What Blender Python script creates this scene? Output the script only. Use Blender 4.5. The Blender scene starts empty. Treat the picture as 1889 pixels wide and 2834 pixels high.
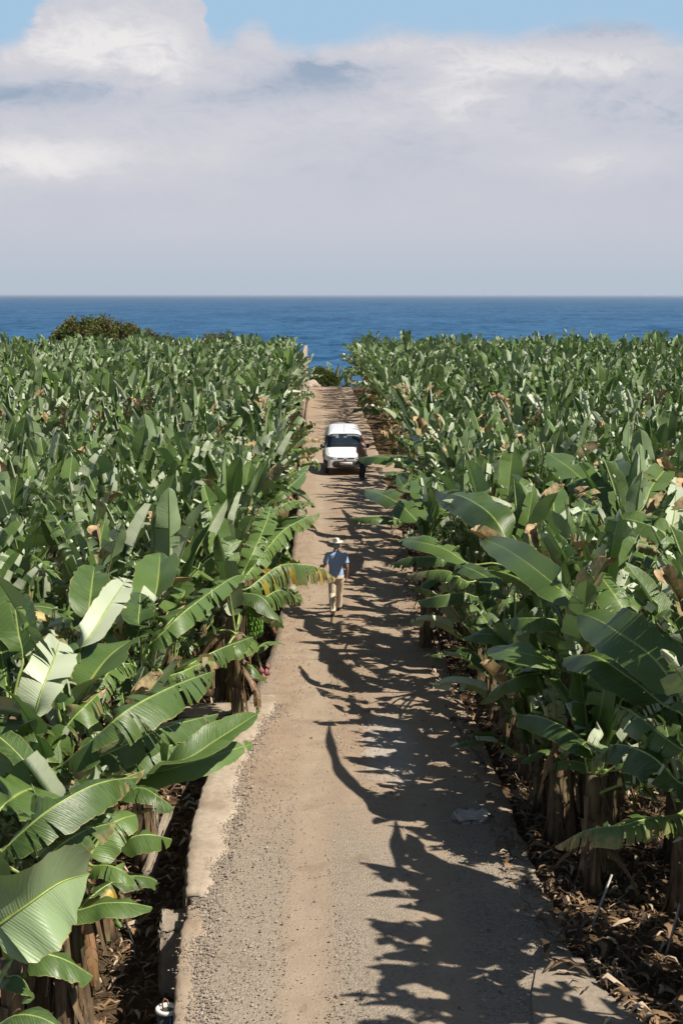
import bpy, bmesh, math, random
import numpy as np
from mathutils import Vector, Matrix, Quaternion
R = math.radians
PI = math.pi
sc = bpy.context.scene
COL = sc.collection

# ------------------------------------------------------------------ camera
CAM_H = 7.2
FPX = 2834 * 50 / 36.0            # focal length in photo pixels
PITCH = math.atan(600 / FPX)
YAW = math.atan(32 / FPX)         # the road runs a touch left of the view axis
cam = bpy.data.objects.new('camera', bpy.data.cameras.new('camera'))
COL.objects.link(cam)
cam.data.sensor_fit = 'VERTICAL'
cam.data.sensor_height = 36
cam.data.lens = 50
cam.data.clip_start = 0.1
cam.data.clip_end = 150000
cam.location = (0, 0, CAM_H)
cam.rotation_euler = (R(90) - PITCH, 0, -YAW)
sc.camera = cam
CM = cam.rotation_euler.to_matrix()

def ray(px, py):
    return (CM @ Vector(((px - 944.5) / FPX, -(py - 1417) / FPX, -1))).normalized()

def at(px, py, z):
    """world point seen at photo pixel (1889x2834) whose height is z"""
    d = ray(px, py)
    k = (z - CAM_H) / d.z
    return Vector((d.x * k, d.y * k, z))

# ------------------------------------------------------------------ light
SUN = Vector((0.72, -0.33, 1.0)).normalized()
sl = bpy.data.lights.new('sun', 'SUN')
sl.energy = 5.0
sl.angle = R(0.6)
sl.color = (1.0, 0.93, 0.82)
so = bpy.data.objects.new('sun', sl)
so.rotation_euler = SUN.to_track_quat('Z', 'Y').to_euler()
so.location = (20, -10, 40)
COL.objects.link(so)
sc.view_settings.view_transform = 'Standard'
sc.view_settings.look = 'None'
sc.view_settings.exposure = 0.5
sc.view_settings.gamma = 1.0
sc.cycles.use_denoising = True
sc.cycles.max_bounces = 6
sc.cycles.diffuse_bounces = 2
sc.cycles.glossy_bounces = 2
sc.cycles.transmission_bounces = 3
sc.cycles.transparent_max_bounces = 6

class NT:
    """tiny node-tree helper"""
    def __init__(s, tree):
        s.t = tree
    def n(s, typ, **kw):
        nd = s.t.nodes.new(typ)
        for k, v in kw.items():
            setattr(nd, k, v)
        return nd
    def put(s, sock, v):
        if isinstance(v, bpy.types.NodeSocket):
            s.t.links.new(v, sock)
        elif v is not None:
            if isinstance(v, (tuple, list)) and len(v) == 3 and sock.type == 'RGBA':
                v = (*v, 1)
            sock.default_value = v
    def m(s, op, a, b=None, c=None, clamp=False):
        nd = s.n('ShaderNodeMath', operation=op, use_clamp=clamp)
        s.put(nd.inputs[0], a)
        if b is not None: s.put(nd.inputs[1], b)
        if c is not None: s.put(nd.inputs[2], c)
        return nd.outputs[0]
    def noise(s, vec, scale, detail=3, rough=0.5, dist=0.0, dim='3D'):
        nd = s.n('ShaderNodeTexNoise', noise_dimensions=dim)
        s.put(nd.inputs['Vector'], vec)
        nd.inputs['Scale'].default_value = scale
        nd.inputs['Detail'].default_value = detail
        nd.inputs['Roughness'].default_value = rough
        nd.inputs['Distortion'].default_value = dist
        return nd
    def mix(s, f, a, b, blend='MIX'):
        nd = s.n('ShaderNodeMix', data_type='RGBA', blend_type=blend)
        s.put(nd.inputs[0], f); s.put(nd.inputs[6], a); s.put(nd.inputs[7], b)
        return nd.outputs[2]
    def ramp(s, f, lo, hi):
        nd = s.n('ShaderNodeMapRange', interpolation_type='SMOOTHSTEP')
        s.put(nd.inputs[0], f); nd.inputs[1].default_value = lo; nd.inputs[2].default_value = hi
        return nd.outputs[0]

def new_mat(name):
    m = bpy.data.materials.new(name)
    m.use_nodes = True
    t = m.node_tree
    t.nodes.clear()
    nt = NT(t)
    out = nt.n('ShaderNodeOutputMaterial')
    return m, nt, out

# ------------------------------------------------------------------ world: Nishita sky with a bank of stratocumulus
world = bpy.data.worlds.new('World')
sc.world = world
world.use_nodes = True
world.node_tree.nodes.clear()
w = NT(world.node_tree)
wo = w.n('ShaderNodeOutputWorld')
sky = w.n('ShaderNodeTexSky', sky_type='NISHITA', sun_disc=False)
sky.sun_elevation = math.asin(SUN.z)
sky.sun_rotation = math.atan2(SUN.x, SUN.y)
sky.air_density = 1.0
sky.dust_density = 1.0
sky.ozone_density = 1.5
tc = w.n('ShaderNodeTexCoord').outputs['Generated']
sep = w.n('ShaderNodeSeparateXYZ'); w.put(sep.inputs[0], tc)
X, Y, Z = sep.outputs
hyp = w.m('SQRT', w.m('ADD', w.m('MULTIPLY', X, X), w.m('MULTIPLY', Y, Y)))
el = w.m('DIVIDE', Z, w.m('MAXIMUM', hyp, 0.02))
az = w.m('ARCTAN2', X, Y)
cmb = w.n('ShaderNodeCombineXYZ')
w.put(cmb.inputs[0], w.m('MULTIPLY', az, 1.0)); w.put(cmb.inputs[1], w.m('MULTIPLY', el, 2.3)); cmb.inputs[2].default_value = 1.3
cv = cmb.outputs[0]
n1 = w.noise(cv, 9, 9, 0.6, 0.3)
n2 = w.noise(cv, 30, 8, 0.66, 0.5)
n3 = w.noise(cv, 4, 5, 0.5)
s1 = w.m('SUBTRACT', n1.outputs[0], 0.5)
s2 = w.m('SUBTRACT', n2.outputs[0], 0.5)
s3 = w.m('SUBTRACT', n3.outputs[0], 0.5)
def sky_uv(px, py):           # full-view (1568x2352) pixel -> azimuth, elevation tangent
    d = ray(px * 1.2047, py * 1.2047)
    return math.atan2(d.x, d.y), d.z / math.hypot(d.x, d.y)
wob_u = w.m('ADD', az, w.m('MULTIPLY', s1, 0.05))
wob_v = w.m('ADD', el, w.m('ADD', w.m('MULTIPLY', s1, 0.035), w.m('MULTIPLY', s2, 0.012)))
def blob(px, py, rx, ry, hard=1.0):
    u0, v0 = sky_uv(px, py)
    a = w.m('DIVIDE', w.m('SUBTRACT', wob_u, u0), rx / 3267)
    b = w.m('DIVIDE', w.m('SUBTRACT', wob_v, v0), ry / 3267)
    q = w.m('ADD', w.m('MULTIPLY', a, a), w.m('MULTIPLY', b, b))
    return w.m('EXPONENT', w.m('MULTIPLY', q, -hard))
# upper edge of the cloud bank, as elevation against azimuth
fc = w.n('ShaderNodeFloatCurve')
fc.inputs[0].default_value = 1.0
crv = fc.mapping.curves[0]
edge = [(-300, 70), (-60, 95), (20, 92), (60, 70), (85, 0), (130, -60), (430, -60), (470, 30), (485, 78), (540, 75), (580, 45), (615, 45), (630, 78),
        (780, 80), (870, 55), (1050, 62), (1170, 80), (1290, 48), (1480, 45), (1530, 70), (1900, 80)]
pts = []
for x_, y_ in edge:
    u_, v_ = sky_uv(x_, y_)
    pts.append(((u_ + 0.5), v_ * 3))
while len(crv.points) < len(pts) + 0: crv.points.new(0.5, 0.5)
for p_, q_ in zip(crv.points, pts): p_.location = q_
fc.mapping.update()
w.put(fc.inputs[1], w.m('ADD', w.m('ADD', az, w.m('MULTIPLY', s2, 0.02)), 0.5, clamp=True))
bound = w.m('DIVIDE', fc.outputs[0], 3)
dd = w.m('SUBTRACT', w.m('ADD', bound, w.m('ADD', w.m('MULTIPLY', s1, 0.025), w.m('MULTIPLY', s2, 0.016))), el)
mask = w.ramp(dd, -0.004, 0.013)
# soft clouds elsewhere in the dome so that the light is right from every side
hi = w.m('MULTIPLY', w.ramp(n3.outputs[0], 0.52, 0.72), w.ramp(el, 0.26, 0.5))
# tone of the bank
tone = w.m('ADD', w.m('MULTIPLY', s1, 0.55), w.m('MULTIPLY', s2, 0.25))
light = w.m('ADD', w.m('MULTIPLY', blob(270, 120, 230, 110, 1.2), 1.05), 0.0)
for a_ in [((1050, 215, 150, 75), 0.75), ((110, 365, 260, 60), 0.95), ((1400, 370, 150, 36), 0.6), ((860, 115, 330, 40), 0.55), ((1400, 150, 300, 50), 0.45),
           ((480, 350, 130, 50), 0.3), ((585, 80, 60, 60), 0.3)]:
    light = w.m('ADD', light, w.m('MULTIPLY', blob(*a_[0]), a_[1]))
dark = w.m('MULTIPLY', blob(720, 172, 110, 28), 0.7)
for a_ in [((120, 215, 400, 34), 0.75), ((1300, 190, 200, 22), 0.45), ((1380, 62, 160, 26), 0.55), ((700, 78, 120, 22), 0.5), ((520, 130, 80, 70), 0.35), ((600, 205, 200, 24), 0.4)]:
    dark = w.m('ADD', dark, w.m('MULTIPLY', blob(*a_[0]), a_[1]))
low = w.ramp(el, 0.085, 0.0)                     # the bank smooths out towards the horizon
fade = w.m('SUBTRACT', 1.0, w.m('MULTIPLY', low, 0.85))
bil = w.m('SUBTRACT', 0.5, w.m('ABSOLUTE', s2))
cum = w.m('MULTIPLY', w.m('MULTIPLY', w.ramp(el, 0.06, 0.13), w.m('SUBTRACT', w.m('ADD', w.m('MULTIPLY', bil, 1.0), w.m('MULTIPLY', s1, 0.9)), 0.43)), 0.9)
val = w.m('ADD', w.m('ADD', 0.455, cum), w.m('MULTIPLY', fade, w.m('ADD', w.m('MULTIPLY', tone, 0.55), w.m('MULTIPLY', w.m('SUBTRACT', light, dark), 0.5))))
cr = w.n('ShaderNodeValToRGB')
cr.color_ramp.elements[0].position = 0.05; cr.color_ramp.elements[0].color = (0.33, 0.41, 0.53, 1)
cr.color_ramp.elements[1].position = 0.95; cr.color_ramp.elements[1].color = (0.82, 0.80, 0.80, 1)
e = cr.color_ramp.elements.new(0.42); e.color = (0.55, 0.57, 0.645, 1)
e = cr.color_ramp.elements.new(0.7); e.color = (0.63, 0.63, 0.68, 1)
w.put(cr.inputs[0], val)
ccol = w.mix(w.ramp(el, 0.055, 0.0), cr.outputs[0], (0.46, 0.53, 0.615))
bgs = w.n('ShaderNodeBackground'); w.put(bgs.inputs[0], w.mix(w.ramp(el, 0.42, 0.2), sky.outputs[0], (5.3, 7.9, 10.6))); bgs.inputs[1].default_value = 0.05
bgc = w.n('ShaderNodeBackground'); w.put(bgc.inputs[0], ccol); bgc.inputs[1].default_value = 0.715
mxs = w.n('ShaderNodeMixShader')
w.put(mxs.inputs[0], w.m('MAXIMUM', mask, w.m('MULTIPLY', hi, 0.3), clamp=True)); w.put(mxs.inputs[1], bgs.outputs[0]); w.put(mxs.inputs[2], bgc.outputs[0])
w.put(wo.inputs[0], mxs.outputs[0])

# ------------------------------------------------------------------ mesh helpers
def obj(name, verts, faces, mats, parent=None, midx=None, smooth=True, attrs=None, uvs=None):
    me = bpy.data.meshes.new(name)
    me.from_pydata([tuple(v) for v in verts], [], [tuple(f) for f in faces])
    for m in (mats if isinstance(mats, (list, tuple)) else [mats]):
        me.materials.append(m)
    if midx is not None:
        me.polygons.foreach_set('material_index', np.asarray(midx, dtype=np.int32))
    me.polygons.foreach_set('use_smooth', [smooth] * len(me.polygons))
    if uvs is not None:
        ul = me.uv_layers.new(name='UVMap')
        li = np.zeros(len(me.loops), dtype=np.int32); me.loops.foreach_get('vertex_index', li)
        ul.data.foreach_set('uv', np.asarray(uvs, dtype=np.float32)[li].ravel())
    if attrs is not None:
        at_ = me.attributes.new('lf', 'FLOAT_COLOR', 'POINT')
        at_.data.foreach_set('color', np.asarray(attrs, dtype=np.float32).ravel())
    me.validate(); me.update()
    o = bpy.data.objects.new(name, me)
    COL.objects.link(o)
    if parent: o.parent = parent
    return o

def big_mesh(name, V, F, mats, midx, attrs, uvs, parent=None):
    """fast quad mesh from numpy arrays"""
    me = bpy.data.meshes.new(name)
    nv, nf = len(V), len(F)
    me.vertices.add(nv); me.vertices.foreach_set('co', V.astype(np.float32).ravel())
    me.loops.add(nf * 4); me.loops.foreach_set('vertex_index', F.astype(np.int32).ravel())
    me.polygons.add(nf)
    me.polygons.foreach_set('loop_start', np.arange(0, nf * 4, 4, dtype=np.int32))
    try: me.polygons.foreach_set('loop_total', np.full(nf, 4, dtype=np.int32))
    except Exception: pass
    for m in mats: me.materials.append(m)
    me.polygons.foreach_set('material_index', midx.astype(np.int32))
    me.polygons.foreach_set('use_smooth', np.ones(nf, dtype=bool))
    me.update(calc_edges=True)
    ul = me.uv_layers.new(name='UVMap')
    ul.data.foreach_set('uv', uvs[F.ravel()].astype(np.float32).ravel())
    a = me.attributes.new('lf', 'FLOAT_COLOR', 'POINT')
    a.data.foreach_set('color', attrs.astype(np.float32).ravel())
    o = bpy.data.objects.new(name, me)
    COL.objects.link(o)
    if parent: o.parent = parent
    return o

def empty(name, loc, rz=0.0, **props):
    o = bpy.data.objects.new(name, None)
    o.empty_display_size = 0.2
    o.location = loc; o.rotation_euler = (0, 0, rz)
    COL.objects.link(o)
    for k, v in props.items(): o[k] = v
    return o

def tag(o, **props):
    for k, v in props.items(): o[k] = v
    return o

def tube(path, rad, seg=8, cap=True, flat=1.0):
    """tube along a polyline; rad a number or list"""
    path = [Vector(p) for p in path]
    n = len(path)
    V, F = [], []
    prev = None
    for i, p in enumerate(path):
        t = (path[min(i + 1, n - 1)] - path[max(i - 1, 0)]).normalized()
        if prev is None:
            a = Vector((0, 0, 1)) if abs(t.z) < 0.9 else Vector((1, 0, 0))
            u = t.cross(a).normalized()
        else:
            u = (prev - t * prev.dot(t)).normalized()
        prev = u
        v = t.cross(u)
        r = rad[i] if isinstance(rad, (list, tuple)) else rad
        for k in range(seg):
            c = 2 * PI * k / seg
            V.append(p + u * math.cos(c) * r + v * math.sin(c) * r * flat)
    for i in range(n - 1):
        for k in range(seg):
            F.append((i * seg + k, i * seg + (k + 1) % seg, (i + 1) * seg + (k + 1) % seg, (i + 1) * seg + k))
    if cap:
        V.append(path[0]); V.append(path[-1])
        for k in range(seg):
            F.append((len(V) - 2, (k + 1) % seg, k))
            F.append((len(V) - 1, (n - 1) * seg + k, (n - 1) * seg + (k + 1) % seg))
    return V, F

def join(*parts):
    V, F = [], []
    for v, f in parts:
        b = len(V); V += list(v); F += [tuple(i + b for i in q) for q in f]
    return V, F

def boxg(cx, cy, cz, sx, sy, sz, bev=0.0, rng=None, jit=0.0, sub=1):
    bm = bmesh.new()
    bmesh.ops.create_cube(bm, size=1)
    for v in bm.verts: v.co = Vector((v.co.x * sx, v.co.y * sy, v.co.z * sz))
    if bev: bmesh.ops.bevel(bm, geom=list(bm.edges), offset=bev, segments=2, affect='EDGES')
    if sub > 1: bmesh.ops.subdivide_edges(bm, edges=list(bm.edges), cuts=sub, use_grid_fill=True)
    if rng:
        for v in bm.verts: v.co += Vector([rng.uniform(-jit, jit) for _ in range(3)])
    V = [Vector((v.co.x + cx, v.co.y + cy, v.co.z + cz)) for v in bm.verts]
    F = [tuple(v.index for v in f.verts) for f in bm.faces]
    bm.free()
    return V, F

# ------------------------------------------------------------------ materials
def simple(name, col, rough=0.6, noise=0.0, nscale=20, metal=0.0, bump=0.0, spec=0.5, coat=0.0):
    m, nt, out = new_mat(name)
    b = nt.n('ShaderNodeBsdfPrincipled')
    b.inputs['Roughness'].default_value = rough
    b.inputs['Metallic'].default_value = metal
    b.inputs['Specular IOR Level'].default_value = spec
    b.inputs['Coat Weight'].default_value = coat
    c = (*col, 1)
    if noise or bump:
        t = nt.n('ShaderNodeTexCoord').outputs['Object']
        n = nt.noise(t, nscale, 5, 0.6)
        if noise:
            lo = tuple(max(0, x * (1 - noise)) for x in col); hi_ = tuple(min(1, x * (1 + noise)) for x in col)
            nt.put(b.inputs['Base Color'], nt.mix(nt.ramp(n.outputs[0], 0.25, 0.75), lo, hi_))
        else:
            b.inputs['Base Color'].default_value = c
        if bump:
            bp = nt.n('ShaderNodeBump'); bp.inputs['Strength'].default_value = bump; bp.inputs['Distance'].default_value = 0.02
            nt.put(bp.inputs['Height'], n.outputs[0]); nt.put(b.inputs['Normal'], bp.outputs[0])
    else:
        b.inputs['Base Color'].default_value = c
    nt.put(out.inputs[0], b.outputs[0])
    return m

def leaf_material(name, top, under, dryc=(0.36, 0.25, 0.13)):
    m, nt, out = new_mat(name)
    uv = nt.n('ShaderNodeUVMap', uv_map='UVMap').outputs[0]
    sp = nt.n('ShaderNodeSeparateXYZ'); nt.put(sp.inputs[0], uv)
    s_, v_ = sp.outputs[0], sp.outputs[1]
    av = nt.m('ABSOLUTE', nt.m('SUBTRACT', nt.m('MULTIPLY', v_, 2), 1))       # 0 midrib .. 1 margin
    at_ = nt.n('ShaderNodeAttribute', attribute_name='lf')
    sa = nt.n('ShaderNodeSeparateColor'); nt.put(sa.inputs[0], at_.outputs['Color'])
    rnd0, dry, yel = sa.outputs
    oi = nt.n('ShaderNodeObjectInfo').outputs['Random']
    rnd = nt.m('FRACT', nt.m('ADD', rnd0, oi))
    geo = nt.n('ShaderNodeNewGeometry')
    pos = geo.outputs['Position']; back = geo.outputs['Backfacing']
    # fine side veins, leaning towards the tip
    ph = nt.m('MULTIPLY', nt.m('SUBTRACT', s_, nt.m('MULTIPLY', av, 0.05)), 520.0)
    vein = nt.m('SINE', ph)
    ph2 = nt.m('MULTIPLY', nt.m('SUBTRACT', s_, nt.m('MULTIPLY', av, 0.05)), 90.0)
    cx = nt.n('ShaderNodeCombineXYZ'); nt.put(cx.inputs[0], ph2); nt.put(cx.inputs[1], nt.m('MULTIPLY', v_, 3.0)); nt.put(cx.inputs[2], nt.m('MULTIPLY', rnd, 37.0))
    band = nt.noise(cx.outputs[0], 1.0, 3, 0.6).outputs[0]
    blot = nt.noise(pos, 3.1, 4, 0.55).outputs[0]
    topd = tuple(c * 0.48 for c in top)
    topl = (top[0] * 1.75, top[1] * 1.5, top[2] * 1.35)
    c1 = nt.mix(rnd, topd, topl)
    c1 = nt.mix(nt.m('MULTIPLY', nt.ramp(blot, 0.35, 0.7), 0.5), c1, (top[0] * 1.7, top[1] * 1.3, top[2] * 2.0))
    c1 = nt.mix(nt.m('MULTIPLY', nt.ramp(band, 0.4, 0.75), 0.45), c1, (top[0] * 2.1, top[1] * 1.6, top[2] * 1.8))
    c1 = nt.mix(nt.m('MULTIPLY', nt.m('MULTIPLY', nt.ramp(vein, 0.0, 1.0), nt.ramp(band, .3, .7)), 0.24), c1, (top[0] * 2.6, top[1] * 2.0, top[2] * 1.6))
    und = nt.mix(rnd, tuple(c * 0.72 for c in under), tuple(min(1, c * 1.15) for c in under))
    und = nt.mix(nt.m('MULTIPLY', nt.ramp(band, 0.35, 0.7), 0.35), und, (under[0] * 0.75, under[1] * 0.9, under[2] * 0.55))
    c = nt.mix(back, c1, und)
    pal = nt.m('SUBTRACT', 1.0, at_.outputs['Alpha'])
    und = nt.mix(nt.m('MULTIPLY', pal, nt.m('ADD', .75, nt.m('MULTIPLY', band, .4)), clamp=True), und, (0.44, 0.49, 0.34))  # waxy undersides of folds made paler still: strong sunlight put into the colour
    c = nt.mix(back, c1, und)
    # yellow green beside the rib and a thin yellow margin
    c = nt.mix(nt.m('MULTIPLY', nt.ramp(av, 0.07, 0.015), 0.75), c, (0.28, 0.33, 0.07))
    mn = nt.noise(pos, 14, 3, 0.6).outputs[0]
    marg = nt.m('MULTIPLY', nt.ramp(av, 0.955, 0.99), nt.ramp(mn, 0.3, 0.6))
    c = nt.mix(nt.m('MULTIPLY', marg, 0.8), c, (0.33, 0.28, 0.08))
    # yellowing and dead tissue
    c = nt.mix(nt.m('MULTIPLY', yel, nt.ramp(nt.m('ADD', av, nt.m('MULTIPLY', nt.m('SUBTRACT', blot, .5), 1.5)), 0.1, 0.5)), c, (0.55, 0.33, 0.03))
    dn = nt.noise(pos, 9, 4, 0.6).outputs[0]
    dcol = nt.mix(nt.ramp(dn, 0.3, 0.7), tuple(x * 0.45 for x in dryc), tuple(min(1, x * 1.5) for x in dryc))
    df = nt.m('MULTIPLY', nt.m('MULTIPLY', dry, nt.ramp(nt.m('ADD', av, nt.m('MULTIPLY', dry, 0.9)), 0.55, 0.9)), 1.0, clamp=True)
    c = nt.mix(df, c, dcol)
    b = nt.n('ShaderNodeBsdfPrincipled')
    nt.put(b.inputs['Base Color'], c)
    nt.put(b.inputs['Roughness'], nt.m('ADD', 0.30, nt.m('ADD', nt.m('MULTIPLY', band, 0.22), nt.m('MULTIPLY', df, 0.3))))
    b.inputs['Specular IOR Level'].default_value = 0.42
    bp = nt.n('ShaderNodeBump'); bp.inputs['Strength'].default_value = 0.55; bp.inputs['Distance'].default_value = 0.012
    nt.put(bp.inputs['Height'], nt.m('ADD', nt.m('MULTIPLY', vein, 0.075), nt.m('MULTIPLY', band, 1.0)))
    nt.put(b.inputs['Normal'], bp.outputs[0])
    tr = nt.n('ShaderNodeBsdfTranslucent')
    nt.put(tr.inputs[0], nt.mix(df, nt.mix(rnd, (0.10, 0.26, 0.02), (0.17, 0.32, 0.03)), tuple(x * 0.4 for x in dryc)))
    mx = nt.n('ShaderNodeMixShader'); mx.inputs[0].default_value = 0.12
    nt.put(mx.inputs[1], b.outputs[0]); nt.put(mx.inputs[2], tr.outputs[0])
    nt.put(out.inputs[0], mx.outputs[0])
    return m

M_LEAF = leaf_material('banana_leaf', (0.057, 0.114, 0.027), (0.25, 0.335, 0.18))
M_DRY = leaf_material('dead_leaf', (0.16, 0.105, 0.05), (0.26, 0.18, 0.09))
M_RIB = simple('leaf_rib', (0.25, 0.33, 0.09), 0.45, 0.25, 9)
M_DRYRIB = simple('dead_rib', (0.17, 0.10, 0.05), 0.8, 0.3, 9)

def stem_material():
    m, nt, out = new_mat('pseudostem')
    t = nt.n('ShaderNodeTexCoord').outputs['Object']
    mp = nt.n('ShaderNodeMapping'); mp.inputs['Scale'].default_value = (14, 14, 1.6); nt.put(mp.inputs[0], t)
    a = nt.noise(mp.outputs[0], 1.0, 5, 0.65).outputs[0]
    b_ = nt.noise(t, 2.5, 3, 0.5).outputs[0]
    c = nt.mix(nt.ramp(a, 0.3, 0.7), (0.025, 0.016, 0.01), (0.20, 0.13, 0.065))
    c = nt.mix(nt.m('MULTIPLY', nt.ramp(b_, 0.5, 0.7), 0.6), c, (0.12, 0.15, 0.05))
    b = nt.n('ShaderNodeBsdfPrincipled'); nt.put(b.inputs['Base Color'], c); b.inputs['Roughness'].default_value = 0.7
    bp = nt.n('ShaderNodeBump'); bp.inputs['Strength'].default_value = 0.8; bp.inputs['Distance'].default_value = 0.02
    nt.put(bp.inputs['Height'], a); nt.put(b.inputs['Normal'], bp.outputs[0])
    nt.put(out.inputs[0], b.outputs[0])
    return m
M_STEM = stem_material()

def road_material():
    m, nt, out = new_mat('dirt_road')
    pos = nt.n('ShaderNodeNewGeometry').outputs['Position']
    sp = nt.n('ShaderNodeSeparateXYZ'); nt.put(sp.inputs[0], pos)
    x, y = sp.outputs[0], sp.outputs[1]
    big = nt.noise(pos, 0.35, 4, 0.6).outputs[0]
    mid = nt.noise(pos, 2.2, 5, 0.65).outputs[0]
    fine = nt.noise(pos, 26, 4, 0.7).outputs[0]
    grit = nt.noise(pos, 75, 2, 0.7).outputs[0]
    vor = nt.n('ShaderNodeTexVoronoi'); vor.inputs['Scale'].default_value = 34; nt.put(vor.inputs['Vector'], pos)
    vcol = nt.n('ShaderNodeSeparateColor'); nt.put(vcol.inputs[0], vor.outputs['Color'])
    # brown packed earth
    earth = nt.mix(nt.ramp(mid, 0.3, 0.7), (0.26, 0.19, 0.13), (0.345, 0.265, 0.195))
    earth = nt.mix(nt.m('MULTIPLY', nt.ramp(big, 0.35, 0.65), 0.6), earth, (0.305, 0.22, 0.15))
    # grey chippings, near the camera and at the shoulders
    chip = nt.mix(vcol.outputs[0], (0.20, 0.168, 0.132), (0.36, 0.30, 0.235))
    chip = nt.mix(nt.ramp(grit, 0.35, 0.7), chip, (0.285, 0.235, 0.18))
    nearf = nt.ramp(nt.m('ADD', y, nt.m('MULTIPLY', nt.m('SUBTRACT', mid, 0.5), 5.0)), 21.5, 17.0)
    # wheel tracks: dust where the tyres run
    xr = nt.m('SUBTRACT', x, nt.m('MULTIPLY', nt.m('SUBTRACT', 40.0, y), 0.0))
    tr1 = nt.m('ABSOLUTE', nt.m('SUBTRACT', xr, -0.25))
    tr2 = nt.m('ABSOLUTE', nt.m('SUBTRACT', xr, 1.25))
    trk = nt.m('MINIMUM', tr1, tr2)
    trm = nt.ramp(nt.m('ADD', trk, nt.m('MULTIPLY', nt.m('SUBTRACT', mid, 0.5), 0.5)), 0.42, 0.12)
    chipm = nt.m('MULTIPLY', nearf, nt.m('SUBTRACT', 1.0, nt.m('MULTIPLY', trm, 0.8)))
    # a second band of gravel along the left shoulder further on
    sh = nt.m('MULTIPLY', nt.ramp(nt.m('ADD', x, nt.m('MULTIPLY', mid, 0.6)), -0.6, -1.0), nt.m('MULTIPLY', nt.ramp(y, 24, 26), nt.ramp(y, 36, 33)))
    chipm = nt.m('MAXIMUM', chipm, nt.m('MULTIPLY', sh, 0.8))
    dust = nt.mix(nt.ramp(mid, 0.3, 0.7), (0.30, 0.232, 0.168), (0.36, 0.285, 0.21))
    c = nt.mix(nt.m('MULTIPLY', trm, 0.75), earth, dust)
    c = nt.mix(chipm, c, chip)
    # pale worn patch of old concrete in the middle right
    def ell(cx_, cy_, rx, ry):
        a = nt.m('DIVIDE', nt.m('SUBTRACT', x, cx_), rx); b = nt.m('DIVIDE', nt.m('SUBTRACT', y, cy_), ry)
        q = nt.m('ADD', nt.m('MULTIPLY', a, a), nt.m('MULTIPLY', b, b))
        return nt.ramp(nt.m('ADD', q, nt.m('MULTIPLY', nt.m('SUBTRACT', mid, 0.5), 3.0)), 1.3, 0.2)
    p1 = at(1075, 2060, 0)
    c = nt.mix(nt.m('MULTIPLY', ell(p1.x, p1.y, 0.45, 1.9), 0.75), c, (0.40, 0.365, 0.325))
    # damp stains and scuffs
    st_ = nt.noise(pos, 0.9, 6, 0.7, 0.6).outputs[0]
    c = nt.mix(nt.m('MULTIPLY', nt.ramp(st_, 0.55, 0.68), 0.45), c, (0.19, 0.135, 0.09))
    c = nt.mix(nt.m('MULTIPLY', nt.ramp(st_, 0.42, 0.30), 0.35), c, (0.40, 0.33, 0.26))
    # gravel flecks
    fl = nt.m('MULTIPLY', nt.ramp(fine, 0.58, 0.68), nt.ramp(mid, 0.35, 0.6))
    c = nt.mix(nt.m('MULTIPLY', fl, 0.7), c, (0.11, 0.075, 0.05))
    fl2 = nt.ramp(grit, 0.66, 0.76)
    c = nt.mix(nt.m('MULTIPLY', fl2, 0.35), c, (0.5, 0.42, 0.33))
    b = nt.n('ShaderNodeBsdfPrincipled'); nt.put(b.inputs['Base Color'], c); b.inputs['Roughness'].default_value = 0.9
    b.inputs['Specular IOR Level'].default_value = 0.2
    h = nt.m('ADD', nt.m('MULTIPLY', fine, 0.6), nt.m('MULTIPLY', grit, 0.35))
    h = nt.m('ADD', h, nt.m('MULTIPLY', nt.m('MULTIPLY', vor.outputs['Distance'], chipm), -0.7))
    bp = nt.n('ShaderNodeBump'); bp.inputs['Strength'].default_value = 0.7; bp.inputs['Distance'].default_value = 0.03
    nt.put(bp.inputs['Height'], h); nt.put(b.inputs['Normal'], bp.outputs[0])
    nt.put(out.inputs[0], b.outputs[0])
    return m
M_ROAD = road_material()

def concrete_material(name, a, b2, sc_=1.0, worn=(0.30, 0.235, 0.17)):
    m, nt, out = new_mat(name)
    pos = nt.n('ShaderNodeNewGeometry').outputs['Position']
    n0 = nt.noise(pos, 1.1 * sc_, 5, 0.65).outputs[0]
    n1_ = nt.noise(pos, 9 * sc_, 5, 0.7).outputs[0]
    n2_ = nt.noise(pos, 60, 3, 0.7).outputs[0]
    c = nt.mix(nt.ramp(n1_, 0.3, 0.7), a, b2)
    c = nt.mix(nt.m('MULTIPLY', nt.ramp(n0, 0.48, 0.66), 0.75), c, worn)
    c = nt.mix(nt.m('MULTIPLY', nt.ramp(n2_, 0.62, 0.72), 0.4), c, tuple(q * 0.45 for q in worn))
    b = nt.n('ShaderNodeBsdfPrincipled'); nt.put(b.inputs['Base Color'], c); b.inputs['Roughness'].default_value = 0.88
    b.inputs['Specular IOR Level'].default_value = 0.2
    bp = nt.n('ShaderNodeBump'); bp.inputs['Strength'].default_value = 0.6; bp.inputs['Distance'].default_value = 0.03
    nt.put(bp.inputs['Height'], nt.m('ADD', n1_, nt.m('MULTIPLY', n2_, 0.4))); nt.put(b.inputs['Normal'], bp.outputs[0])
    nt.put(out.inputs[0], b.outputs[0])
    return m
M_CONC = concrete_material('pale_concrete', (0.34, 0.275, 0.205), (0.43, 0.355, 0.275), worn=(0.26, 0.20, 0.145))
M_CONC2 = concrete_material('grey_concrete', (0.24, 0.20, 0.155), (0.32, 0.265, 0.205))
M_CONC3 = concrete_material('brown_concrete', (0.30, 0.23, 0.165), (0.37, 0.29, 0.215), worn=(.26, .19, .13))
M_BLOCK = concrete_material('block_wall', (0.34, 0.28, 0.23), (0.42, 0.35, 0.29), worn=(0.30, 0.21, 0.15))

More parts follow.
